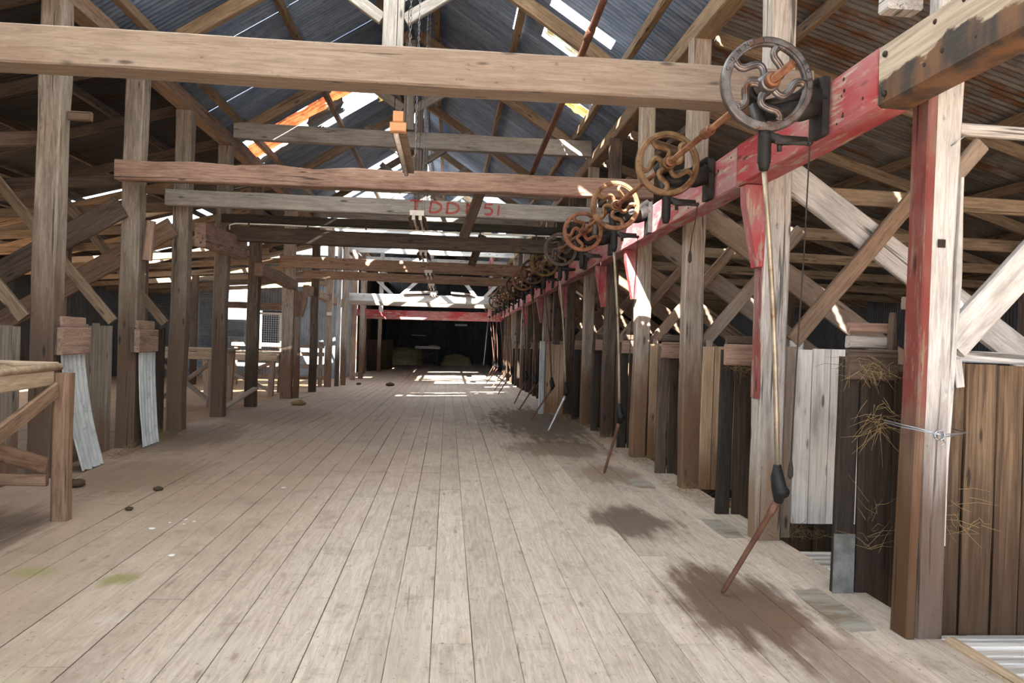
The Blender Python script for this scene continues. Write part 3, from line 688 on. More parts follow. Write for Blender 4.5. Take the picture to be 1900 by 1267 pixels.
# lengthwise beams on the left posts
for (Y0, Y1, z0, z1, h, m, lb) in [(9.62, 11.62, 2.36, 2.41, .29, 'rosy', 'short thick lengthwise beam with a sawn end between the third and fourth left posts'),
                                   (12.5, 15.4, 2.19, 2.10, .2, 'brown', 'lengthwise beam above the left hall ending on the haunched post'),
                                   (16.6, 22.4, 2.1, 2.02, .2, 'brown', 'lengthwise beam running toward the sunlit white beam on the left')]:
    timber('inner_beam', (-3.03, Y0, z0), (-3.03 if Y0 > 12 else -3.05, Y1, z1), .13, h, W[m], label=lb, cat='beam', c=.01, j=.006)
# braces on the left
for i, Y in enumerate(LY[1:4]):
    if i: timber('wide_brace', (-3.27, Y-.06, 2.415), (-5.6, Y-.06, .95), .05, .23, W['dark'] if i == 1 else W['brown'], label=f'wide plank brace sloping down to the left from the {nth(i)} left-hand post', cat='brace')
    timber('diagonal_brace', (-3.36, Y+.03, 1.27), (-4.6, Y+.03, 2.75), .05, .10, W['roof'], label=f'narrow brace rising to the left from the {nth(i)} left-hand post', cat='brace')
mb = MB(); M, L = frame((-3.09, 8.0, 1.88), (-3.09, 8.0, 2.32)); 
vs = []; prof = [(0, .0), (.08, .06), (.4, .09), (.44, .02), (.44, 0)]
o = timber('bracket_block', (-3.06, 8.06, 1.9), (-3.03, 8.06, 2.3), .09, .1, W['brown'], up=(0, -1, 0), label='rounded wooden bracket on the inner side of the second left-hand post', cat='bracket', c=.03)

# ------------------------------------------------------------------ overhead gear: one shaft, fifteen friction wheels
def shp(Y): return (1.48-.0035*(Y-3.5), Y, 2.49-.0105*(Y-3.57))
mb = MB(); tube(mb, [shp(3.30), shp(10), shp(18), shp(27.2)], .0188, 16)
ls = tag(link('line_shaft', mb.mesh('shaft'), SHAFT), 'long rusty drive shaft threaded through all the iron wheels', 'shaft')
for q, Y in enumerate([4.4, 9.3, 14.2]):
    mb = MB(); lathe(mb, [(.0215, -.06), (.032, -.055), (.032, .055), (.0215, .06)], 16, M=Matrix.Translation(shp(Y))); link('shaft_coupling', mb.mesh('coupling'), SHAFT, ls)

def wheel_mesh(rot=0.):
    mb = MB()
    prof = [(.181, -.010), (.184, -.014), (.192, -.014), (.194, -.021), (.216, -.021), (.223, -.016), (.226, -.006), (.226, .012), (.221, .018), (.196, .018), (.192, .010), (.181, .008)]
    lathe(mb, prof, 96, closed=True, smooth=False)
    lathe(mb, [(.0215, -.05), (.044, -.05), (.047, -.045), (.049, .035), (.046, .04), (.0215, .04)], 24, closed=True)
    for s in range(5):
        a0 = rot+2*PI*s/5; pts = []; rs = []
        for i in range(21):
            t = i/20; r = .03+.156*t
            lat = -.056*math.sin(PI*min(1, t/.75+.12))*(1 if t < .66 else 0)+(.009*math.sin(PI*(t-.66)/.34) if t > .66 else 0)
            ca, sa = math.cos(a0), math.sin(a0)
            pts.append((r*ca-lat*sa, -.003, r*sa+lat*ca)); rs.append(.0195 if t < .9 else .0195+.03*(t-.9))
        tube(mb, pts, rs, 8, ry=.75)
        # raised rib along the spoke
        tube(mb, [(p[0], p[1]-.012, p[2]) for p in pts], [r*.38 for r in rs], 6)
    return mb
wm = wheel_mesh(.07).mesh('wheel')
def letters_on_rim():
    """raised cast letters round the face of the nearest wheel"""
    mb = MB()
    def put(ch, ang, size=.021):
        cu = bpy.data.curves.new('ch', 'FONT'); cu.body = ch; cu.size = size*1.35; cu.extrude = .0024; cu.align_x = 'CENTER'
        ob = bpy.data.objects.new('ch', cu); COL.objects.link(ob); bpy.context.view_layer.update()
        me = ob.evaluated_get(bpy.context.evaluated_depsgraph_get()).to_mesh()
        a = math.radians(ang)
        # upright letter, outward is up: local x -> tangent (clockwise), local y -> radial
        rad = Vector((math.cos(a), 0, math.sin(a))); tan = Vector((math.sin(a), 0, -math.cos(a)))
        ctr = rad*.1975
        vs = [ctr+tan*v.co.x+rad*v.co.y+Vector((0, -1, 0))*(v.co.z+.0212) for v in me.vertices]
        mb.add(vs, [tuple(p.vertices) for p in me.polygons])
        ob.to_mesh_clear(); bpy.data.objects.remove(ob); bpy.data.curves.remove(cu)
    for ch, a in zip('CUNNEY', [164, 150, 136, 123, 111, 98]): put(ch, a)
    for ch, a in zip('MOBS', [32, 20, 8, -4]): put(ch, a)
    return mb.mesh('rim_letters')

def gear(k):
    Y = 3.57+1.64*k if k < 5 else 3.57+1.62*k+.1
    sx, sy, sz = shp(Y); yb = Y+.13
    zbm = zb(Y)
    mt = RUSTS[[0, 1, 2, 3, 4, 5, 6, 2, 6, 5, 6, 1, 6, 2, 6][k]]
    col = ['steel-grey with raised lettering', 'ochre rusted', 'golden brown', 'orange rusted', 'grey', 'olive', 'dark brown', 'light brown', 'dark', 'olive brown', 'dark brown', 'ochre', 'dark', 'brown', 'dark brown'][k]
    t = thing('overhead_shearing_gear', (1.83, Y, zbm), f'{nth(k)} overhead shearing gear on the red beam, its spoked wheel {col}', 'shearing gear')
    Tm = Matrix.Translation((sx, Y, sz))
    w = link('spoked_wheel', wm if k % 2 == 0 or k > 4 else wm2, None, t, Tm)
    w.material_slots or None
    w['label'] = f'{col.split(" with")[0]} iron wheel with five curved spokes'
    if not w.data.materials: w.data.materials.append(mt)
    w.material_slots[0].link = 'OBJECT'; w.material_slots[0].material = mt
    if k == 0: link('raised_lettering', letters_on_rim(), IRON, w, Tm)['label'] = 'raised cast letters on the rim'
    # collar in front of the hub
    mb = MB(); lathe(mb, [(.0215, -.09), (.033, -.09), (.036, -.085), (.036, -.055), (.03, -.051), (.0215, -.051)], 20); link('shaft_collar', mb.mesh('collar'), SHAFT, t, Tm)
    # bracket: plate bolted on the beam, arm, bearing behind the wheel, cradle
    mb = MB(); X0 = 1.826
    box(mb, X0-.035, X0, yb-.07, yb+.07, zbm+.0, zbm+.29, c=.008)
    pts = [(X0-.02, yb, sz-.02), (X0-.12, yb, sz-.075), (sx+.1, yb, sz-.09), (sx+.02, yb, sz-.085)]
    tube(mb, pts, [.075, .055, .045, .045], 10)
    tube(mb, [(X0-.02, yb, sz+.07), (X0-.14, yb, sz-.01), (sx+.05, yb, sz-.06)], [.03, .024, .03], 8)
    lathe(mb, [(.0215, -.05), (.048, -.05), (.05, -.04), (.05, .04), (.048, .05), (.0215, .05)], 20, closed=True, M=Matrix.Translation((sx, yb, sz)))
    tube(mb, [(sx, yb-.01, sz-.07), (sx-.0, yb-.06, sz-.16), (sx, Y, sz-.215)], [.035, .032, .028], 8)
    # clamp arm that carries the friction cone under the wheel
    tube(mb, [(sx, Y, sz-.24), (sx+.08, Y-.01, sz-.265), (sx+.2, Y-.015, sz-.26)], [.024, .026, .018], 8)
    tube(mb, [(sx+.07, Y, sz-.26), (sx+.075, Y, sz-.315)], .012, 8)
    link('cast_bracket', mb.mesh('bracket'), IRON, t)
    # friction cone and ribbed sleeve
    mb = MB(); prof = [(0, .0), (.028, 0), (.032, -.02)]
    for i in range(12): prof += [(.033, -.025-.011*i), (.0285, -.0305-.011*i)]
    prof += [(.026, -.165), (.02, -.185), (0, -.19)]
    Mg = Matrix.Translation((sx+.0, Y, sz-.225)) @ Matrix.Rotation(PI/2, 4, 'X')
    lathe(mb, prof, 20); link('ribbed_sleeve', mb.mesh('sleeve'), RUBBER, t, Mg)
    has = k in (0, 2, 4, 5, 6, 7, 9, 10, 11, 12, 13, 14)
    if k != 4:
        # pull lever with cord
        lx = sx+.21; lz = sz-.275
        mb = MB(); box(mb, sx+.04, lx+.01, Y-.03, Y-.018, lz-.012, lz+.012, c=.003); tube(mb, [(lx, Y-.04, lz), (lx, Y-.008, lz)], .012, 8)
        link('pull_lever', mb.mesh('lever'), IRON, t)
        ln = {0: 1.52, 1: .32, 2: 1.05}.get(k, R.uniform(.3, 1.2))
        mb = MB(); tube(mb, [(lx, Y-.03, lz-.01), (lx-.01, Y-.03, lz-ln*.35), (lx-.03, Y-.03, lz-ln*.7), (lx-.04, Y-.03, lz-ln)], .0035, 6)
        c = link('pull_cord', mb.mesh('cord'), CORD, t)
        mb = MB(); tube(mb, [(lx-.04, Y-.03, lz-ln+.005), (lx-.04, Y-.03, lz-ln-.03), (lx-.04, Y-.03, lz-ln-.07), (lx-.04, Y-.03, lz-ln-.085)], [.004, .012, .013, .005], 10); link('cord_toggle', mb.mesh('toggle'), CORD, c)
    if has:
        f = fz(Y); dx = R.uniform(-.05, .05) if k else 0; dY = R.uniform(-.12, .12) if k else 0
        top = Vector((sx+.003, Y, sz-.415)); mid = Vector((sx+.155+dx, Y+.08+dY, f+.60)); 
        mb = MB(); pts = [top.lerp(mid, i/8)+Vector((.014*math.sin(PI*i/8), 0, 0)) for i in range(9)]
        tube(mb, pts, .0125, 10); link('down_tube', mb.mesh('tube'), TUBEM if k < 5 else RODM, t)
        mb = MB(); j2 = mid+Vector((.02, 0, -.1))
        tube(mb, [mid+Vector((-.002, 0, .06)), mid, mid+Vector((.012, 0, -.06)), j2+Vector((-.01, 0, -.03))], [.018, .032, .038, .02], 10)
        tube(mb, [j2+Vector((.0, -.035, .03)), j2+Vector((0, .035, .03))], .03, 12)
        link('elbow_joint', mb.mesh('elbow'), RUBBER, t)
        ex = [1.39, 0, 1.47, 0, 1.36, 1.3][k] if k < 6 else sx-R.uniform(.05, .25); ey = Y+.12 if k < 3 else Y+R.uniform(-.4, .1)
        end = Vector((ex, ey, f+.012)); a = j2+Vector((-.02, 0, -.03)); d = end-a
        mb = MB(); tube(mb, [a, a+d*.12, a+d*.13, a+d*.97, end], [.019, .019, .0145, .0125, .007], 10)
        link('floor_rod', mb.mesh('rod'), RODS if k == 4 else RODM, t)
wm2 = wheel_mesh(.9).mesh('wheel')
for k in range(15): gear(k)

# ------------------------------------------------------------------ pen dividers, chutes and stops along the right
def board_panel(name, p0, d, total, z0, z1, mat, parent=None, bw=.11, th=.022, ztop=.02, zbot=.0, gap=.004, gaps=None, label=None, cat=None, lean=0.):
    """row of upright boards as one mesh; boards run up local X"""
    d = Vector(d).normalized(); up = Vector((0, 0, 1)); nrm = up.cross(d)
    M = Matrix.Identity(4)
    for i in range(3): M[i][0] = up[i]; M[i][1] = d[i]; M[i][2] = nrm[i]; M[i][3] = (p0[0], p0[1], z0)[i]
    mb = MB(); s = 0.; i = 0
    while s < total-.02:
        w = min(bw*R.uniform(.82, 1.18), total-s)
        g = gaps[i] if gaps and i < len(gaps) else gap*R.uniform(.5, 1.8)
        a = R.uniform(-zbot, 0); b = R.uniform(-ztop, 0)
        bar(mb, (z1-z0)+b-a, w-g, th, c=.003, j=.0025, seg=.3, x0=a, y0=s+w/2, z0=R.uniform(-.003, .003), tone=R.uniform(.02, .98))
        s += w; i += 1
    o = link(name, mb.mesh(name), mat, parent, M)
    if label: tag(o, label, cat)
    return o
# near panel, right of the nearest post
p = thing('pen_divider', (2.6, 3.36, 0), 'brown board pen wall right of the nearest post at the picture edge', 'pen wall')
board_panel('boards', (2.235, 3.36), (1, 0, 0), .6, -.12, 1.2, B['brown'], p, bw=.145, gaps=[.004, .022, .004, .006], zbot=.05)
timber('top_rail', (2.2, 3.43, 1.225), (2.85, 3.43, 1.215), .05, .055, W['pale'], p)
timber('end_stile', (2.26, 3.40, -.1), (2.26, 3.40, 1.26), .08, .05, W['pale'], p, up=(0, -1, 0))
timber('loose_slat', (2.345, 3.335, 1.08), (2.325, 3.335, 1.21), .04, .012, W['pale'], p, up=(0, -1, 0))['label'] = 'short bleached slat'
for k in range(1, 14):
    Y = PY[k]; f = fz(Y)
    lab = {1: 'bleached white boarded pen divider behind the second right-hand post', 2: 'tan boarded pen divider beside the third right-hand post'}.get(k, f'boarded pen divider beside the {nth(k)} right-hand post')
    p = thing('pen_divider', (2.4, Y, f), lab, 'pen divider')
    if k == 1:
        board_panel('boards', (2.245, 4.80), (1, 0, 0), .62, .095, 1.235, B['pale'], p, bw=.105)
        timber('end_stile', (2.218, 4.83, 0), (2.218, 4.83, 1.24), .07, .05, W['tan'], p, up=(0, -1, 0))
        timber('top_stile', (2.27, 4.85, .9), (2.27, 4.85, 1.29), .09, .03, W['pale'], p, up=(0, -1, 0))
    else:
        x0 = 2.085 if k == 2 else 2.07
        board_panel('boards', (x0+.07, Y-.025), (1, 0, 0), .5 if k < 6 else .35, f, f+1.23, B['tan'] if k < 4 else B['brown'], p, bw=.1)
        timber('end_stile', (x0+.142, Y+.03, f), (x0+.142, Y+.03, f+1.27), .06, .04, W['tan'], p, up=(0, -1, 0))
for k in range(0, 13):
    Y = PY[k]; f = fz(Y); yj = Y+(.62 if k == 0 else .74)
    t = thing('sheep_chute', (2.02, yj, f), f'{nth(k)} black let-go chute from the camera, between right-hand posts', 'chute')
    timber('jamb', (2.035, yj, f-.02), (2.045, yj, f+1.2), .1, .045, W['black'] if k != 2 else W['dark'], t, up=(0, -1, 0))
    board_panel('side_boards', (2.10, yj-.01), (1, 0, 0), .62 if k == 0 else 1.5, f-.5, f+1.15, B['dark'], t, bw=.2)
    board_panel('inner_boards', (2.69 if k == 0 else 2.75, Y+.3), (0, 1, 0), yj-Y-.36, f-.5, f+1.15, B['dark'], t, bw=.2)
    hm = W['dark'] if k == 0 else W['rosy'] if k < 5 else W['brown']
    timber('head_block', (2.0, yj-.06, f+1.165), (2.25, yj-.06, f+1.165), .05, .15, hm, t)
    timber('top_rail', (2.03, yj+.0, f+1.275), (2.24, yj+.0, f+1.275), .05, .06, W['greybeam'] if k == 0 else W['dark'], t)
    M, L = frame((2.25, yj-.03, f+1.24), (2.25, yj-.03, f+1.43), (0, -1, 0))
    mb = MB(); bar(mb, L, .05, .05, c=.012, taper=.7); link('stop_block', mb.mesh('stop'), W['rosy'] if k else W['dark'], t, M)
    if k == 0:
        timber('upper_rail', (2.05, yj+.03, 1.35), (2.27, yj+.03, 1.35), .04, .05, W['rosy'], t)
        timber('stop_upright', (2.31, yj-.2, 1.2), (2.31, yj-.2, 1.5), .05, .06, W['postred'], t, up=(0, -1, 0))
        timber('stop_arm', (2.2, yj-.2, 1.47), (2.3, yj-.2, 1.47), .05, .06, W['tan'], t)
        mb = MB(); box(mb, 1.98, 2.09, yj-.03, yj-.0235, -.01, .3); link('tin_foot', mb.mesh('tin'), metal('tin_dull', (92, 92, 90), (122, 122, 118), .7, .1), t)['label'] = 'grey tin sheet round the foot'
# back fence of the pens
board_panel('pen_fence', (4.9, 2.6), (0, 1, 0), 12., -.1, 1.1, B['dark'], label='dark board fence at the back of the right-hand pens', cat='fence', bw=.2)
# protruding gate edge further down; pale wood stands in for sunlight on it
p = thing('pen_gate', (1.62, 12.9, fz(12.9)), 'narrow gate edge with sunlight painted pale, standing out into the aisle at right', 'gate')
timber('gate_stile', (1.6, 12.9, fz(12.9)), (1.6, 12.9, 1.18), .09, .05, W['pale'], p, up=(0, -1, 0))
board_panel('gate_boards', (1.66, 12.91), (1, 0, 0), .32, fz(12.9)+.02, 1.15, B['tan'], p)
# slatted grating floor of each pen
def grating(Y0, Y1, f, lab, mat):
    mb = MB(); y = Y0
    while y < Y1:
        bar(mb, 2.4, .05, .05, c=.004, j=.003, seg=1., x0=0, y0=y+.02+R.uniform(-.004, .004), z0=R.uniform(-.004, .004), tone=R.uniform(.02, .98)); y += .086
    return tag(link('slatted_grating', mb.mesh('grating'), mat, M=Matrix.Translation((2.225, 0, f-.085))), lab, 'grating')
grating(2.0, 3.30, 0, 'slatted grating floor with bleached slats at bottom right corner', B['pale'])
grating(3.95, 4.70, 0, 'slatted grating floor seen under the bleached pen divider', B['pale'])
for k in range(1, 6): grating(PY[k]+.85, PY[k+1]-.05, fz(PY[k]), f'slatted grating floor of the {nth(k)} right-hand pen', B['tan'])
# floor edge board and worn tin patches
timber('edge_board', (2.165, 1.5, .0), (2.18, 3.1, .0), .055, .05, W['table'], label='rounded floor edge board beside the bottom right grating', cat='board', c=.02)
for i, (x, y, w, l, lb) in enumerate([(1.86, 3.5, .17, .58, 'worn tin patch on the floor at the foot of the nearest post'), (1.88, 5.02, .16, .5, 'worn tin patch on the floor beside the second right-hand post'), (1.72, 6.55, .18, .4, 'worn tin patch on the floor beside the third right-hand post')]):
    mb = MB(); vs = []; fs = []; n = 14
    for q in range(n):
        a = 2*PI*q/n; ca, sa = math.cos(a), math.sin(a); m = max(abs(ca), abs(sa))
        vs.append((x+w/2*ca/m*R.uniform(.9, 1.05), y+l/2*sa/m*R.uniform(.9, 1.05), .0035))
    vs += [(p[0], p[1], .0005) for p in vs]; fs = [tuple(range(n))]+[(q, q+n, (q+1) % n+n, (q+1) % n) for q in range(n)]
    mb.add(vs, fs); tag(link('tin_patch', mb.mesh('patch'), TINP), lb, 'metal patch')
# wire tied round the nearest post
mb = MB()
def loop(z, r): return [(1.985, 3.07, z), (1.985, 3.09, z)]
tube(mb, [(1.968, 3.30, .915), (1.966, 3.16, .91), (1.966, 3.135, .91), (2.0, 3.066, .905), (2.08, 3.055, .895), (2.16, 3.055, .9), (2.215, 3.10, .9), (2.24, 3.33, .905)], .0028, 6)
tube(mb, [(1.968, 3.30, .925), (1.966, 3.14, .92), (2.0, 3.064, .912), (2.09, 3.052, .885), (2.18, 3.07, .9)], .0028, 6)
for q in range(3):
    a = [(2.055+.022*math.cos(2*PI*i/12+q), 3.045+.006*math.sin(4*PI*i/12), .893+.02*math.sin(2*PI*i/12+q)) for i in range(13)]
    tube(mb, a, .0028, 6)
tube(mb, [(2.07, 3.045, .88), (2.075, 3.03, .86), (2.055, 3.03, .85)], .0026, 6)
tag(link('wire_tie', mb.mesh('wire'), WIREM), 'twisted galvanised wire tied round the nearest right-hand post', 'wire')

# ------------------------------------------------------------------ left fences, chute boxes, tin
board_panel('pen_fence', (-3.36, 4.9), (0, 1, 0), 1.45, -.02, 1.22, B['grey'], label='grey board fence left of the nearest left-hand post, behind the table', cat='fence', bw=.15)
board_panel('pen_fence', (-3.34, 6.6), (0, 1, 0), 1.36, -.02, 1.25, B['grey'], label='grey board fence between the two nearest left-hand posts', cat='fence', bw=.14, ztop=.04)
board_panel('pen_fence', (-3.34, 8.3), (0, 1, 0), 1.1, -.02, 1.22, B['dark'], label='dark board fence between the second and third left-hand posts', cat='fence', bw=.15)
timber('fence_rail', (-3.41, 4.9, 1.02), (-3.41, 6.3, 1.04), .05, .07, W['grey'], label='grey rail on the fence left of the nearest left-hand post', cat='rail')
for i, (Y0, Y1, z0, z1) in enumerate([(6.40, 6.87, .985, 1.205), (7.92, 8.42, .97, 1.2)]):
    t = thing('chute_box', (-3.1, Y0, z0), ['brown board box hood above the nearer flared tin sheet at left', 'brown board box hood above the further tin sheet at left'][i], 'chute hood')
    timber('face_board', (-3.08, Y0, (z0+z1)/2), (-3.08, Y1, (z0+z1)/2), .05, z1-z0, W['rosy'] if i == 0 else W['brown'], t, c=.006)
    timber('upper_board', (-3.12, Y0+.08, z1+.045), (-3.12, Y1, z1+.045), .04, .09, W['rosy'] if i == 0 else W['brown'], t, c=.006)
    timber('back_stile', (-3.13, Y0+.03, z0), (-3.13, Y0+.03, z1+.02), .05, .06, W['dark'], t, up=(0, -1, 0))
    mb = MB(); Ya, Yb = (6.66, 7.06) if i == 0 else (8.02, 8.46)
    nv = 60; nu = 10; vs = []; fs = []
    for a in range(nv+1):
        v = a/nv
        for b in range(nu+1):
            u = b/nu; fl = (.10 if i == 0 else .05)*u*u
            y0_ = (6.45 if i == 0 else 7.98)*(1-u)+Ya*u; y1_ = (6.86 if i == 0 else 8.42)*(1-u)+Yb*u
            y = y0_+(y1_-y0_)*v
            x = (-3.1 if i == 0 else -3.085)+fl+.009*math.sin(2*PI*v*(5.5))+.006*noise.noise((v*3, u*3, i))
            vs.append((x, y, (z0+.02)*(1-u)+(.012+.012*noise.noise((v*4, 0, i)))*u))
    for a in range(nv):
        for b in range(nu): q = a*(nu+1)+b; fs.append((q, q+1, q+nu+2, q+nu+1))
    mb.add(vs, fs, smooth=True, col=.7)
    tag(link('tin_sheet', mb.mesh('tin'), TINL), ['flared corrugated tin sheet hanging to the floor behind the near table leg', 'narrow corrugated tin sheet hanging to the floor at the second left-hand post'][i], 'tin sheet')

# ------------------------------------------------------------------ near table at left
t = thing('wool_table', (-2.9, 4.6, 0), 'near wooden wool table with rounded rails and crossed braces at the left edge', 'table')
for (x, y) in [(-2.40, 5.06), (-2.40, 2.9), (-4.0, 5.06), (-4.0, 2.9)]:
    if y > 4 and x < -3: x = -3.3
    timber('leg', (x, y, 0.0), (x, y, .93), .10, .085, W['tabledark'], t, up=(0, -1, 0), c=.012)
for (a, b, w, h) in [((-2.46, 5.0, .9), (-2.46, 2.8, .88), .05, .1), ((-2.5, 5.07, .9), (-3.3, 5.07, .9), .05, .1)]:
    timber('apron', a, b, w, h, W['table'], t, c=.008)
mb = MB(); tube(mb, [(-2.45, 5.09, .965), (-2.45, 4.2, .958), (-2.45, 2.75, .95)], .026, 10); link('rounded_rail', mb.mesh('rail'), W['table'], t, None)
mb = MB(); tube(mb, [(-2.47, 5.11, .972), (-2.8, 5.11, .974), (-3.3, 5.11, .974)], .024, 10); link('rounded_rail', mb.mesh('rail'), W['table'], t, None)
for i in range(8):
    mb = MB(); x = -2.56-.095*i; tube(mb, [(x, 5.04, .955), (x, 2.8, .945)], .02, 8); link('slat', mb.mesh('slat'), W['table'], t)
timber('cross_brace', (-2.42, 5.0, .83), (-2.42, 3.2, .0+.22), .03, .1, W['tabledark'], t)
timber('cross_brace', (-2.475, 5.0, .36), (-2.475, 3.4, .84), .03, .1, W['tabledark'], t)
timber('lower_rail', (-2.49, 5.06, .25), (-3.3, 5.06, .25), .04, .07, W['tabledark'], t)

# ------------------------------------------------------------------ wool room behind the left posts
def trestle(x0, x1, Y, z, dep, lab, braces=True):
    f = fz(Y); t = thing('wool_table', ((x0+x1)/2, Y, f), lab, 'table')
    timber('table_top', (x0, Y+dep/2, z), (x1, Y+dep/2, z), dep, .035, W['table'], t, c=.004)
    timber('apron', (x0+.03, Y+.03, z-.085), (x1-.03, Y+.03, z-.085), .04, .12, W['table'], t)
    for x in (x0+.12, x1-.12):
        for y in (Y+.08, Y+dep-.08): timber('leg', (x+(.05 if x < (x0+x1)/2 else -.03), y, f), (x, y, z-.02), .11, .09, W['brown'], t, up=(0, -1, 0))
    if braces:
        timber('brace', (x0+.15, Y+.09, z-.18), (x1-.2, Y+.09, f+.12), .03, .07, W['tan'], t)
        timber('brace', (x1-.15, Y+.13, z-.18), (x0+.2, Y+.13, f+.12), .03, .07, W['brown'], t)
trestle(-4.75, -3.62, 12.6, .87, 1.2, 'dark wool table standing between the third and fourth left-hand posts')
trestle(-4.9, -3.35, 15.6, .75, 1.0, 'light topped wool table with crossed braces standing behind the haunched post')
timber('leaning_plank', (-3.36, 11.75, .0), (-3.02, 12.5, .3), .12, .03, W['tan'], label='short plank leaning beside the fourth left-hand post', cat='plank')
# pale fleece scraps on the further table
mb = MB()
for q in range(14):
    x, y = R.uniform(-4.6, -3.5), R.uniform(15.7, 16.1); r = R.uniform(.04, .08)
    lathe(mb, [(0, .03), (r*.7, .025), (r, .005), (r, 0)], 8, M=Matrix.Translation((x, y, .768)) @ Matrix.Rotation(PI/2, 4, 'X'))
tag(link('fleece_scraps', mb.mesh('fleece'), plain('fleece', (226, 218, 200), .95)), 'thin scraps of pale fleece along the top of the further wool table', 'fleece')['kind'] = 'stuff'
t = thing('rail_fence', (-4.2, 19.5, fz(19.5)), 'low rail fence in front of the grey iron wall in the wool room', 'fence')
for i, z in enumerate([.22, .5, .8, 1.0]):
    timber('rail', (-5.3, 19.4, fz(19)+z), (-3.05, 19.4, fz(19)+z), .03, .1, W['tan' if i % 2 else 'brown'], t)
for x in (-5.2, -4.1, -3.15): timber('fence_post', (x, 19.46, fz(19)), (x, 19.46, fz(19)+1.1), .09, .08, W['brown'], t, up=(0, -1, 0))
timber('far_header', (-7.2, 24.45, 1.95), (-4.9, 24.45, 1.95), .06, .2, W['brown'], label='brown header board over the bright opening in the wool room end wall', cat='board')
for i, x in enumerate([-7.15, -6.12]): timber('door_stud', (x, 24.5, -.25), (x, 24.5, 3.2), .22 if i == 0 else .16, .08, W['dark'], up=(0, 1, 0), label=f'{"left" if i == 0 else "right"} dark stud beside the bright opening in the wool room wall', cat='stud')
# wire mesh window
t = struct(link('window_1', None, M=Matrix.Translation((-5.65, 24.5, .65))))
def part(nm, mb, m, par): return link(nm, mb.mesh(nm), m, par)
mb = MB(); box(mb, -6.02, -5.94, 24.48, 24.54, .62, 1.75); box(mb, -5.26, -5.18, 24.48, 24.54, .62, 1.75); box(mb, -5.94, -5.26, 24.48, 24.54, 1.68, 1.75); part('window_frame', mb, WHITEP, t)
mb = MB()
for q in range(10): box(mb, -5.93+.07*q, -5.922+.07*q, 24.5, 24.508, .62, 1.7)
for q in range(15): box(mb, -5.94, -5.26, 24.5, 24.508, .66+.07*q, .668+.07*q)
part('wire_mesh', mb, WIREM, t)
mb = MB(); box(mb, -6.0, -5.2, 25.4, 25.44, .3, 1.9); struct(link('wall_partition', mb.mesh('dark board'), B['dark']))  # added board that keeps the view behind the mesh dark

# ------------------------------------------------------------------ far end: bench, hay, pallets
f = fz(35)
t = thing('trestle_bench', (-.95, 35.6, f), 'small bench with crossed legs standing alone in the dark end room', 'bench')
timber('bench_top', (-1.48, 35.6, f+.86), (-.36, 35.6, f+.86), .6, .12, W['pale'], t)
for x in (-1.36, -.47): timber('leg', (x, 35.45, f), (x, 35.45, f+.82), .07, .07, W['dark'], t, up=(0, -1, 0))
timber('brace', (-1.33, 35.42, f+.72), (-.5, 35.42, f+.3), .03, .06, W['dark'], t); timber('brace', (-1.33, 35.38, f+.3), (-.5, 35.38, f+.72), .03, .06, W['dark'], t)
mb = MB(); box(mb, -.86, -.5, 35.45, 35.75, f+.925, f+.99, c=.01); tag(link('carton', mb.mesh('carton'), W['tan']), 'small tan box lying on top of the far bench', 'box')
def heap(name, x0, x1, y0, y1, h, lab):
    mb = MB(); nx, ny = 34, 18; vs = []; fs = []
    for i in range(nx+1):
        for j in range(ny+1):
            u, v = i/nx, j/ny; x = x0+(x1-x0)*u; y = y0+(y1-y0)*v
            e = min(1, min(u, 1-u)*9)**.5*min(1, v*3.)
            vs.append((x, y, fz(y)+h*e*(.75+.35*noise.noise((x*1.3, y*1.3, 1)))+.04*noise.noise((x*7, y*7, 4))*e))
    for i in range(nx):
        for j in range(ny): a = i*(ny+1)+j; fs.append((a, a+ny+1, a+ny+2, a+1))
    mb.add(vs, fs, smooth=True)
    for q in range(500):
        u, v = R.random(), R.random()*.7; x = x0+(x1-x0)*u; y = y0+(y1-y0)*v; e = min(1, min(u, 1-u)*4)*min(1, v*2.2)
        z = fz(y)+h*e*.85; d = Vector((R.uniform(-1, 1), R.uniform(-1, .3), R.uniform(-.1, .6))).normalized()*R.uniform(.08, .2); p = Vector((x, y, z))
        mb.add([p, p+Vector((.008, 0, .004)), p+d], [(0, 1, 2)])
    o = tag(link(name, mb.mesh(name), plain('hay_'+lab[:5], (178, 164, 122), .95, amt=.5, sc=8.)), lab, 'hay'); o['kind'] = 'stuff'
heap('hay_heap', -2.9, -1.15, 36.2, 40.2, .85, 'heap of loose hay left of the far bench in the dark end room')
heap('hay_heap', -.3, 1.2, 36.6, 40.2, .5, 'low drift of hay right of the far bench in the dark end room')
board_panel('leaning_boards', (-3.05, 29.6), (.5, 1.6, 0), 2.6, fz(29), .95, B['dark'], label='dark boards leaning at the left mouth of the dark end room', cat='boards', bw=.16)
for i, (x, Y) in enumerate([(1.75, 29.5), (1.45, 30.6)]):
    mb = MB(); tube(mb, [(x, Y, fz(Y)+.3), (x+.12, Y, 1.8)], .022, 8); tag(link('leaning_pole', mb.mesh('pole'), RODS), f'{"nearer" if i == 0 else "further"} thin pale pole leaning in the dark end room at right', 'pole')

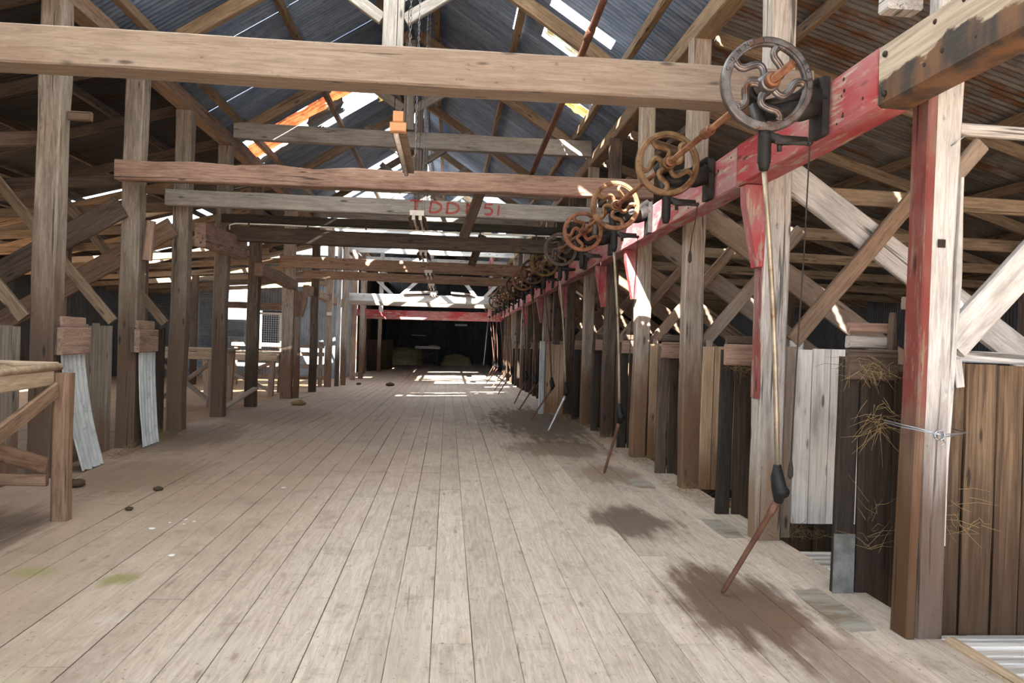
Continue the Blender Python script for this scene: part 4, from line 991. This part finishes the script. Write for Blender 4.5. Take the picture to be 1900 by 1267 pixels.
# ------------------------------------------------------------------ fluorescent lamps hung along the aisle
def lamp(i, Y0, Y1, z, x):
    t = thing('fluorescent_light', (x, (Y0+Y1)/2, z), ['nearest hanging tube light with an orange-cream end cap', 'second hanging tube light with white lamp holders, below the red letters'][i] if i < 2 else f'{nth(i)} dusty tube light from the camera hanging along the aisle', 'light fitting')
    L = Y1-Y0
    if i == 0:
        mb = MB(); vs = []; prof = [(-.042, -.045), (.042, -.045), (.042, -.01), (.028, .045), (-.028, .045), (-.042, -.01)]
        vs = [(x+a, y, z+b) for y in (Y0, Y1) for a, b in prof]
        mb.add(vs, [tuple(range(6)), tuple(range(6, 12))[::-1]]+[(q, q+6, (q+1) % 6+6, (q+1) % 6) for q in range(6)]); link('batten', mb.mesh('batten'), W['roof'], t)
        mb = MB(); box(mb, x-.048, x+.048, Y0-.03, Y0+.03, z-.055, z+.0, c=.006); box(mb, x-.03, x+.03, Y0-.035, Y0+.03, z+.0, z+.065, c=.006); link('end_cap', mb.mesh('cap'), CREAM, t)['label'] = 'orange-cream end cap'
        mb = MB(); tube(mb, [(x-.015, Y0+.03, z-.058), (x-.015, Y1-.02, z-.058)], .016, 12); link('tube', mb.mesh('tube'), TUBEG, t)
    else:
        mb = MB(); vs = []; prof = [(-.10, -.02), (-.045, .05), (.045, .05), (.10, -.02), (.095, -.025), (.04, .02), (-.04, .02), (-.095, -.025)]
        vs = [(x+a, y, z+b) for y in (Y0, Y1) for a, b in prof]
        mb.add(vs, [tuple(range(8)), tuple(range(8, 16))[::-1]]+[(q, q+8, (q+1) % 8+8, (q+1) % 8) for q in range(8)]); link('reflector', mb.mesh('reflector'), W['roof'], t)
        for s in (-1, 1):
            mb = MB(); tube(mb, [(x+s*.036, Y0+.03, z-.015), (x+s*.036, Y1-.03, z-.015)], .015, 10); link('tube', mb.mesh('tube'), TUBEG, t)
            mb = MB()
            for yy in (Y0, Y1-.03): box(mb, x+s*.036-.017, x+s*.036+.017, yy, yy+.03, z-.045, z+.01, c=.004)
            link('lamp_holder', mb.mesh('holder'), WHITEP, t)
        mb = MB(); box(mb, x-.075, x+.075, Y0-.012, Y0-.002, z+.0, z+.055, c=.002); link('end_plate', mb.mesh('plate'), WHITEP, t)
    for yy in (Y0+.08, Y1-.08):
        for dx in ((-.03, .05) if i < 2 else (0,)):
            mb = MB(); zt = RZ-.25 if i < 3 else 4.2; n = 90 if i < 2 else 1
            if i < 2 and dx > 0:
                nl = int((zt-z-.06)/.028)
                for q in range(nl):
                    c = Vector((x+dx, yy, z+.075+.028*q)); ax = Vector((1, 0, 0)) if q % 2 else Vector((0, 1, 0))
                    pts = [c+ax*.007*math.cos(a)+Vector((0, 0, .018*math.sin(a))) for a in [2*PI*w/6 for w in range(7)]]
                    tube(mb, pts, .0022, 4, cap=False)
                link('hanging_chain', mb.mesh('chain'), CHAIN, t)
            else:
                tube(mb, [(x+dx, yy, z+.04), (x+dx, yy, zt)], .0025, 5); link('hanging_wire', mb.mesh('wire'), CORD, t)
for i, (a, b, x) in enumerate([(4.64, 5.86, -.335), (8.24, 9.2, -.37), (11.6, 12.8, -.41), (14.9, 16.1, -.42), (18.2, 19.4, -.43), (21.4, 22.6, -.44), (24.9, 26.1, -.45)]):
    lamp(i, a, b, 2.5-.014*max(0, a-9), x)

# ------------------------------------------------------------------ torn and translucent roof pieces
def trans_mat(name, c, w=.7, c2=None):
    t = NT(name); col = t.mix(t.ramp(t.noise(t.coord(), 5., 5, .7), .4, .62), lin(c), lin(c2 or tuple(v*.6 for v in c)))
    d = t.n('BsdfDiffuse'); t.l(col, d.inputs[0]); r = t.n('BsdfTranslucent'); t.l(col, r.inputs[0])
    m = t.n('MixShader'); m.inputs[0].default_value = w; t.l(d.outputs[0], m.inputs[1]); t.l(r.outputs[0], m.inputs[2]); t.l(m.outputs[0], t.out.inputs[0]); return t.m
ORANGE = trans_mat('fibreglass_orange', (164, 92, 54), .42, (112, 58, 34))
SHINY = trans_mat('fibreglass_thin_grey', (150, 160, 170), .5, (120, 128, 136))
YELLOW = trans_mat('fibreglass_yellow', (206, 178, 104), .5, (150, 116, 56))
CLEARF = trans_mat('fibreglass_pale', (150, 154, 146), .42, (128, 106, 62))
def roof_piece(name, side, x0, x1, Y0, Y1, lift, mat, lab, cat, curl=0., rag=.05):
    mb = MB(); nu, nv = 14, 30; vs = []; fs = []
    for i in range(nv+1):
        v = i/nv
        for j in range(nu+1):
            u = j/nu; jag = rag*noise.noise((v*9, j//nu*7., Y0)) if j in (0, nu) else 0
            x = x0+(x1-x0)*u+jag; y = Y0+(Y1-Y0)*v+(rag*noise.noise((u*7, 3, Y0)) if i in (0, nv) else 0)
            z = rline(side, x)+lift+.009*math.sin(2*PI*y/.076)+curl*(v-.5)**2*4+.02*noise.noise((u*3, v*3, Y0))
            vs.append((x, y, z))
    for i in range(nv):
        for j in range(nu): a = i*(nu+1)+j; fs.append((a, a+1, a+nu+2, a+nu+1))
    mb.add(vs, fs, smooth=True)
    return tag(link(name, mb.mesh(name), mat), lab, cat)
roof_piece('fibreglass_sheet', -1, -2.0, -1.22, 12.22, 12.95, .06, ORANGE, 'upper orange torn roof sheet glowing in the hole in the left roof slope', 'roof sheet', .05)
roof_piece('fibreglass_sheet', -1, -2.95, -2.05, 12.4, 12.95, .0, ORANGE, 'middle orange torn roof sheet over the level grey tie beam', 'roof sheet', .08, .1)
roof_piece('fibreglass_sheet', -1, -3.35, -2.6, 12.7, 13.4, .03, ORANGE, 'lower orange torn roof sheet below the level grey tie beam', 'roof sheet', .05, .08)
roof_piece('bent_iron_sheet', -1, -2.4, -1.85, 12.75, 13.3, -.09, GALV, 'bent grey iron flap hanging in the hole in the left roof slope', 'roof sheet', .14)
roof_piece('bent_iron_sheet', -1, -1.95, -1.25, 13.05, 13.45, .05, SHINY, 'bright loose iron sheet along the hole in the left roof slope', 'roof sheet', .05)
roof_piece('bent_iron_sheet', -1, -3.3, -2.3, 13.5, 13.8, .035, GALV, 'lower loose iron sheet at the far edge of the left roof hole', 'roof sheet', .02)
roof_piece('fibreglass_sheet', -1, -1.3, -1.12, 13.2, 13.5, -.16, YELLOW, 'small hanging yellow scrap of roof sheet near the ridge', 'roof sheet', .05)
roof_piece('fibreglass_sheet', 1, 1.02, 1.9, 8.55, 8.95, .03, CLEARF, 'stained pale translucent patch in the right roof slope above the near beam', 'roof sheet', 0, .03)
roof_piece('fibreglass_sheet', 1, 1.3, 1.85, 10.25, 10.6, .03, YELLOW, 'bright yellow translucent patch seen under the near beam at right', 'roof sheet', 0, .03)
SKYL = trans_mat('fibreglass_white', (236, 240, 238), .85, (214, 220, 216))
for o in bpy.data.objects:
    if 'milky' in o: o.data.materials.append(SKYL); del o['milky']
sk = [(-1, -1.15, -2.65, 1.5, 2.8), (1, .05, 1.55, 1.5, 2.8), (-1, -1.15, -2.65, 4.3, 5.6), (1, .2, 1.8, 19.4, 21.0), (1, .2, 1.7, 23., 24.5), (-1, -.68, -1.75, 5.95, 7.65), (1, -.52, .6, 5.95, 7.65), (-1, -1.15, -2.65, 3.0, 4.2)]
for q, (sd_, xa, xb, Y0, Y1) in enumerate(sk):
    o = roof_piece(f'window_{q+2}', sd_, xa, xb, Y0, Y1, .09, SKYL, '', '', 0, .01)
    for kk in ('label', 'category'): del o[kk]
    struct(o)          # milky fibreglass skylights; the near ones are unseen, added to brighten the floor

# ------------------------------------------------------------------ straw, cobweb-caught grass, scraps on the floor
def tuft(name, c, n, r, ln, lab, mat=STRAW, up=.3, down=0., flat=1.):
    mb = MB(); c = Vector(c)
    for i in range(n):
        p = c+Vector((R.gauss(0, r[0]), R.gauss(0, r[1]), abs(R.gauss(0, r[2]))))
        d = Vector((R.gauss(0, 1)*flat, R.gauss(0, 1)*flat, R.gauss(up, .5)-down)).normalized()*ln*R.uniform(.4, 1.2)
        pts = [p, p+d*.5+Vector((0, 0, .02*R.uniform(-1, 1))), p+d+Vector((0, 0, -.03*R.random()*ln*4))]
        if pts[2].z < fz(p.y)+.004: pts[2].z = fz(p.y)+.004
        if pts[1].z < fz(p.y)+.004: pts[1].z = fz(p.y)+.005
        tube(mb, pts, [.0011, .0010, .0005], 4, cap=False)
    o = tag(link(name, mb.mesh(name), mat), lab, 'dry grass'); o['kind'] = 'stuff'
tuft('straw_nest', (2.12, 3.70, 1.12), 170, (.06, .05, .035), .10, 'tangled straw caught under the head board of the nearest chute', STRAW, 0, .25)
tuft('straw_nest', (2.06, 3.5, .85), 40, (.03, .04, .1), .17, 'loose straw hanging beside the nearest right-hand post', STRAW, -.2, .4)
tuft('straw_nest', (2.13, 5.35, 1.06), 60, (.06, .04, .02), .1, 'straw caught under the head board of the second chute', STRAWD, -.1, .2)
tuft('dry_weed', (1.99, 3.42, .3), 22, (.01, .02, .1), .16, 'dead weed stalk standing in the nearest chute mouth', STRAWD, .5)
tuft('dry_weed', (2.34, 3.28, .42), 26, (.07, .03, .12), .16, 'wisps of grass caught on the brown boards at right', STRAW, .0)
tuft('straw_litter', (2.3, 4.72, .02), 50, (.1, .05, .02), .13, 'straw under the bleached pen divider', STRAWD, .5)
for i, (y, x) in enumerate([(6.2, 2.02), (7.85, 2.0), (9.4, 1.92), (10.9, 1.9), (12.3, 1.8), (14.2, 1.8)]):
    tuft('straw_litter', (x, y, fz(y)), 110, (.08, .22, .01), .13, f'straw and grass at the foot of the right-hand posts, {nth(i+2)} bay from the camera', STRAWD if i % 2 else STRAW, .6)
tuft('straw_litter', (-3.05, 7.6, 0), 90, (.06, .2, .01), .16, 'straw at the foot of the fence between the two tin sheets', STRAWD, .6)
tuft('straw_litter', (-3.1, 8.9, 0), 110, (.06, .2, .01), .18, 'straw between the second and third left-hand posts', STRAWD, .7)
def clod(i, x, y, r, lab, mat, nm='dung_clod', cat='clod', flat=.5):
    mb = MB(); vs = []; fs = []; n = 10; m = 6
    for a in range(m+1):
        th = PI*a/m
        for b in range(n):
            ph = 2*PI*b/n; k = r*(1+.35*noise.noise((math.cos(ph)*1.5+i, math.sin(ph)*1.5, a*.7)))
            vs.append((x+k*math.sin(th)*math.cos(ph), y+k*math.sin(th)*math.sin(ph), fz(y)+r*flat*.8+k*flat*math.cos(th)))
    for a in range(m):
        for b in range(n): fs.append((a*n+b, (a+1)*n+b, (a+1)*n+(b+1) % n, a*n+(b+1) % n))
    mb.add(vs, fs, smooth=True); tag(link(nm, mb.mesh(nm), mat), lab, cat)
CL = plain('clod', (74, 58, 44), .95); WH = plain('wool_scrap', (222, 220, 212), .95)
clod(1, -2.55, 13.6, .13, 'tan clod beside the fourth left-hand post', plain('clod_tan', (132, 104, 70), .95), flat=.35)
clod(2, -1.5, 20.6, .11, 'dark clod alone in mid-aisle at the sunlit floor', CL)
clod(3, -2.35, 20.9, .07, 'small dark clod at left of the sunlit floor', CL)
clod(4, -2.15, 6.0, .035, 'small dark clod right of the flared tin sheet', CL)
clod(5, -2.1, 5.35, .025, 'small dark clod just beyond the near table leg', CL)
clod(6, -2.8, 6.1, .08, 'dark debris lump under the near table', CL, flat=.4)
for i, (x, y, r) in enumerate([(-1.77, 4.86, .02), (-1.46, 4.3, .02), (-1.65, 5.1, .014), (-1.58, 5.05, .012), (-1.72, 5.02, .01), (-1.62, 4.98, .011), (-1.25, 6.15, .02)]):
    clod(10+i, x, y, r, ['white wool scrap nearest the table leg', 'white wool scrap lying nearest the camera on the left floor', 'white scrap, furthest of the loose cluster on the left floor', 'white scrap at the right of the loose cluster on the left floor', 'white scrap at the left of the loose cluster on the left floor', 'white scrap, nearest of the loose cluster on the left floor', 'lone white scrap on the floor near the patched boards'][i], WH, 'wool_scrap', 'scrap', .2)

# ------------------------------------------------------------------ light: sky, sun through the gaps; camera
w = bpy.data.worlds.new('World'); scene.world = w; w.use_nodes = True
bg = w.node_tree.nodes['Background']; bg.inputs[0].default_value = (.80, .90, 1.0, 1); bg.inputs[1].default_value = 4.6
sd = bpy.data.lights.new('sun', 'SUN'); sd.energy = 32.; sd.angle = math.radians(.53); sd.color = (1, .95, .87)
so = bpy.data.objects.new('sun', sd); COL.objects.link(so)
so.rotation_euler = Vector((.5, 1., -1.)).to_track_quat('-Z', 'Y').to_euler()
pd = bpy.data.lights.new('opening_portal', 'AREA'); pd.shape = 'RECTANGLE'; pd.size = 9.2; pd.size_y = 5.2; pd.cycles.is_portal = True
po = bpy.data.objects.new('opening_portal', pd); COL.objects.link(po); po.location = (.9, -3.0, 1.4); po.rotation_euler = (PI/2, 0, 0)

cam = bpy.data.cameras.new('camera'); co = bpy.data.objects.new('camera', cam); COL.objects.link(co)
cam.sensor_width = 36; cam.lens = 1425/1900*36; cam.clip_start = .05; cam.clip_end = 300
yw, pt, rl = math.radians(4.77), math.radians(-.4), math.radians(1.8)
fw = Vector((math.sin(yw)*math.cos(pt), math.cos(yw)*math.cos(pt), math.sin(pt))); rt = Vector((math.cos(yw), -math.sin(yw), 0)); up = rt.cross(fw)
rt2 = rt*math.cos(rl)+up*math.sin(rl); up2 = -rt*math.sin(rl)+up*math.cos(rl)
M = Matrix.Identity(4)
for i in range(3): M[i][0] = rt2[i]; M[i][1] = up2[i]; M[i][2] = -fw[i]
M[2][3] = 1.25
co.matrix_world = M; scene.camera = co
vs_ = scene.view_settings; vs_.view_transform = 'Standard'; vs_.look = 'None'; vs_.gamma = 1; vs_.use_curve_mapping = False; vs_.exposure = .62
scene.cycles.max_bounces = 10; scene.cycles.diffuse_bounces = 6; scene.cycles.sample_clamp_indirect = 8
for o in bpy.data.objects:
    if '_w' in o: del o['_w']
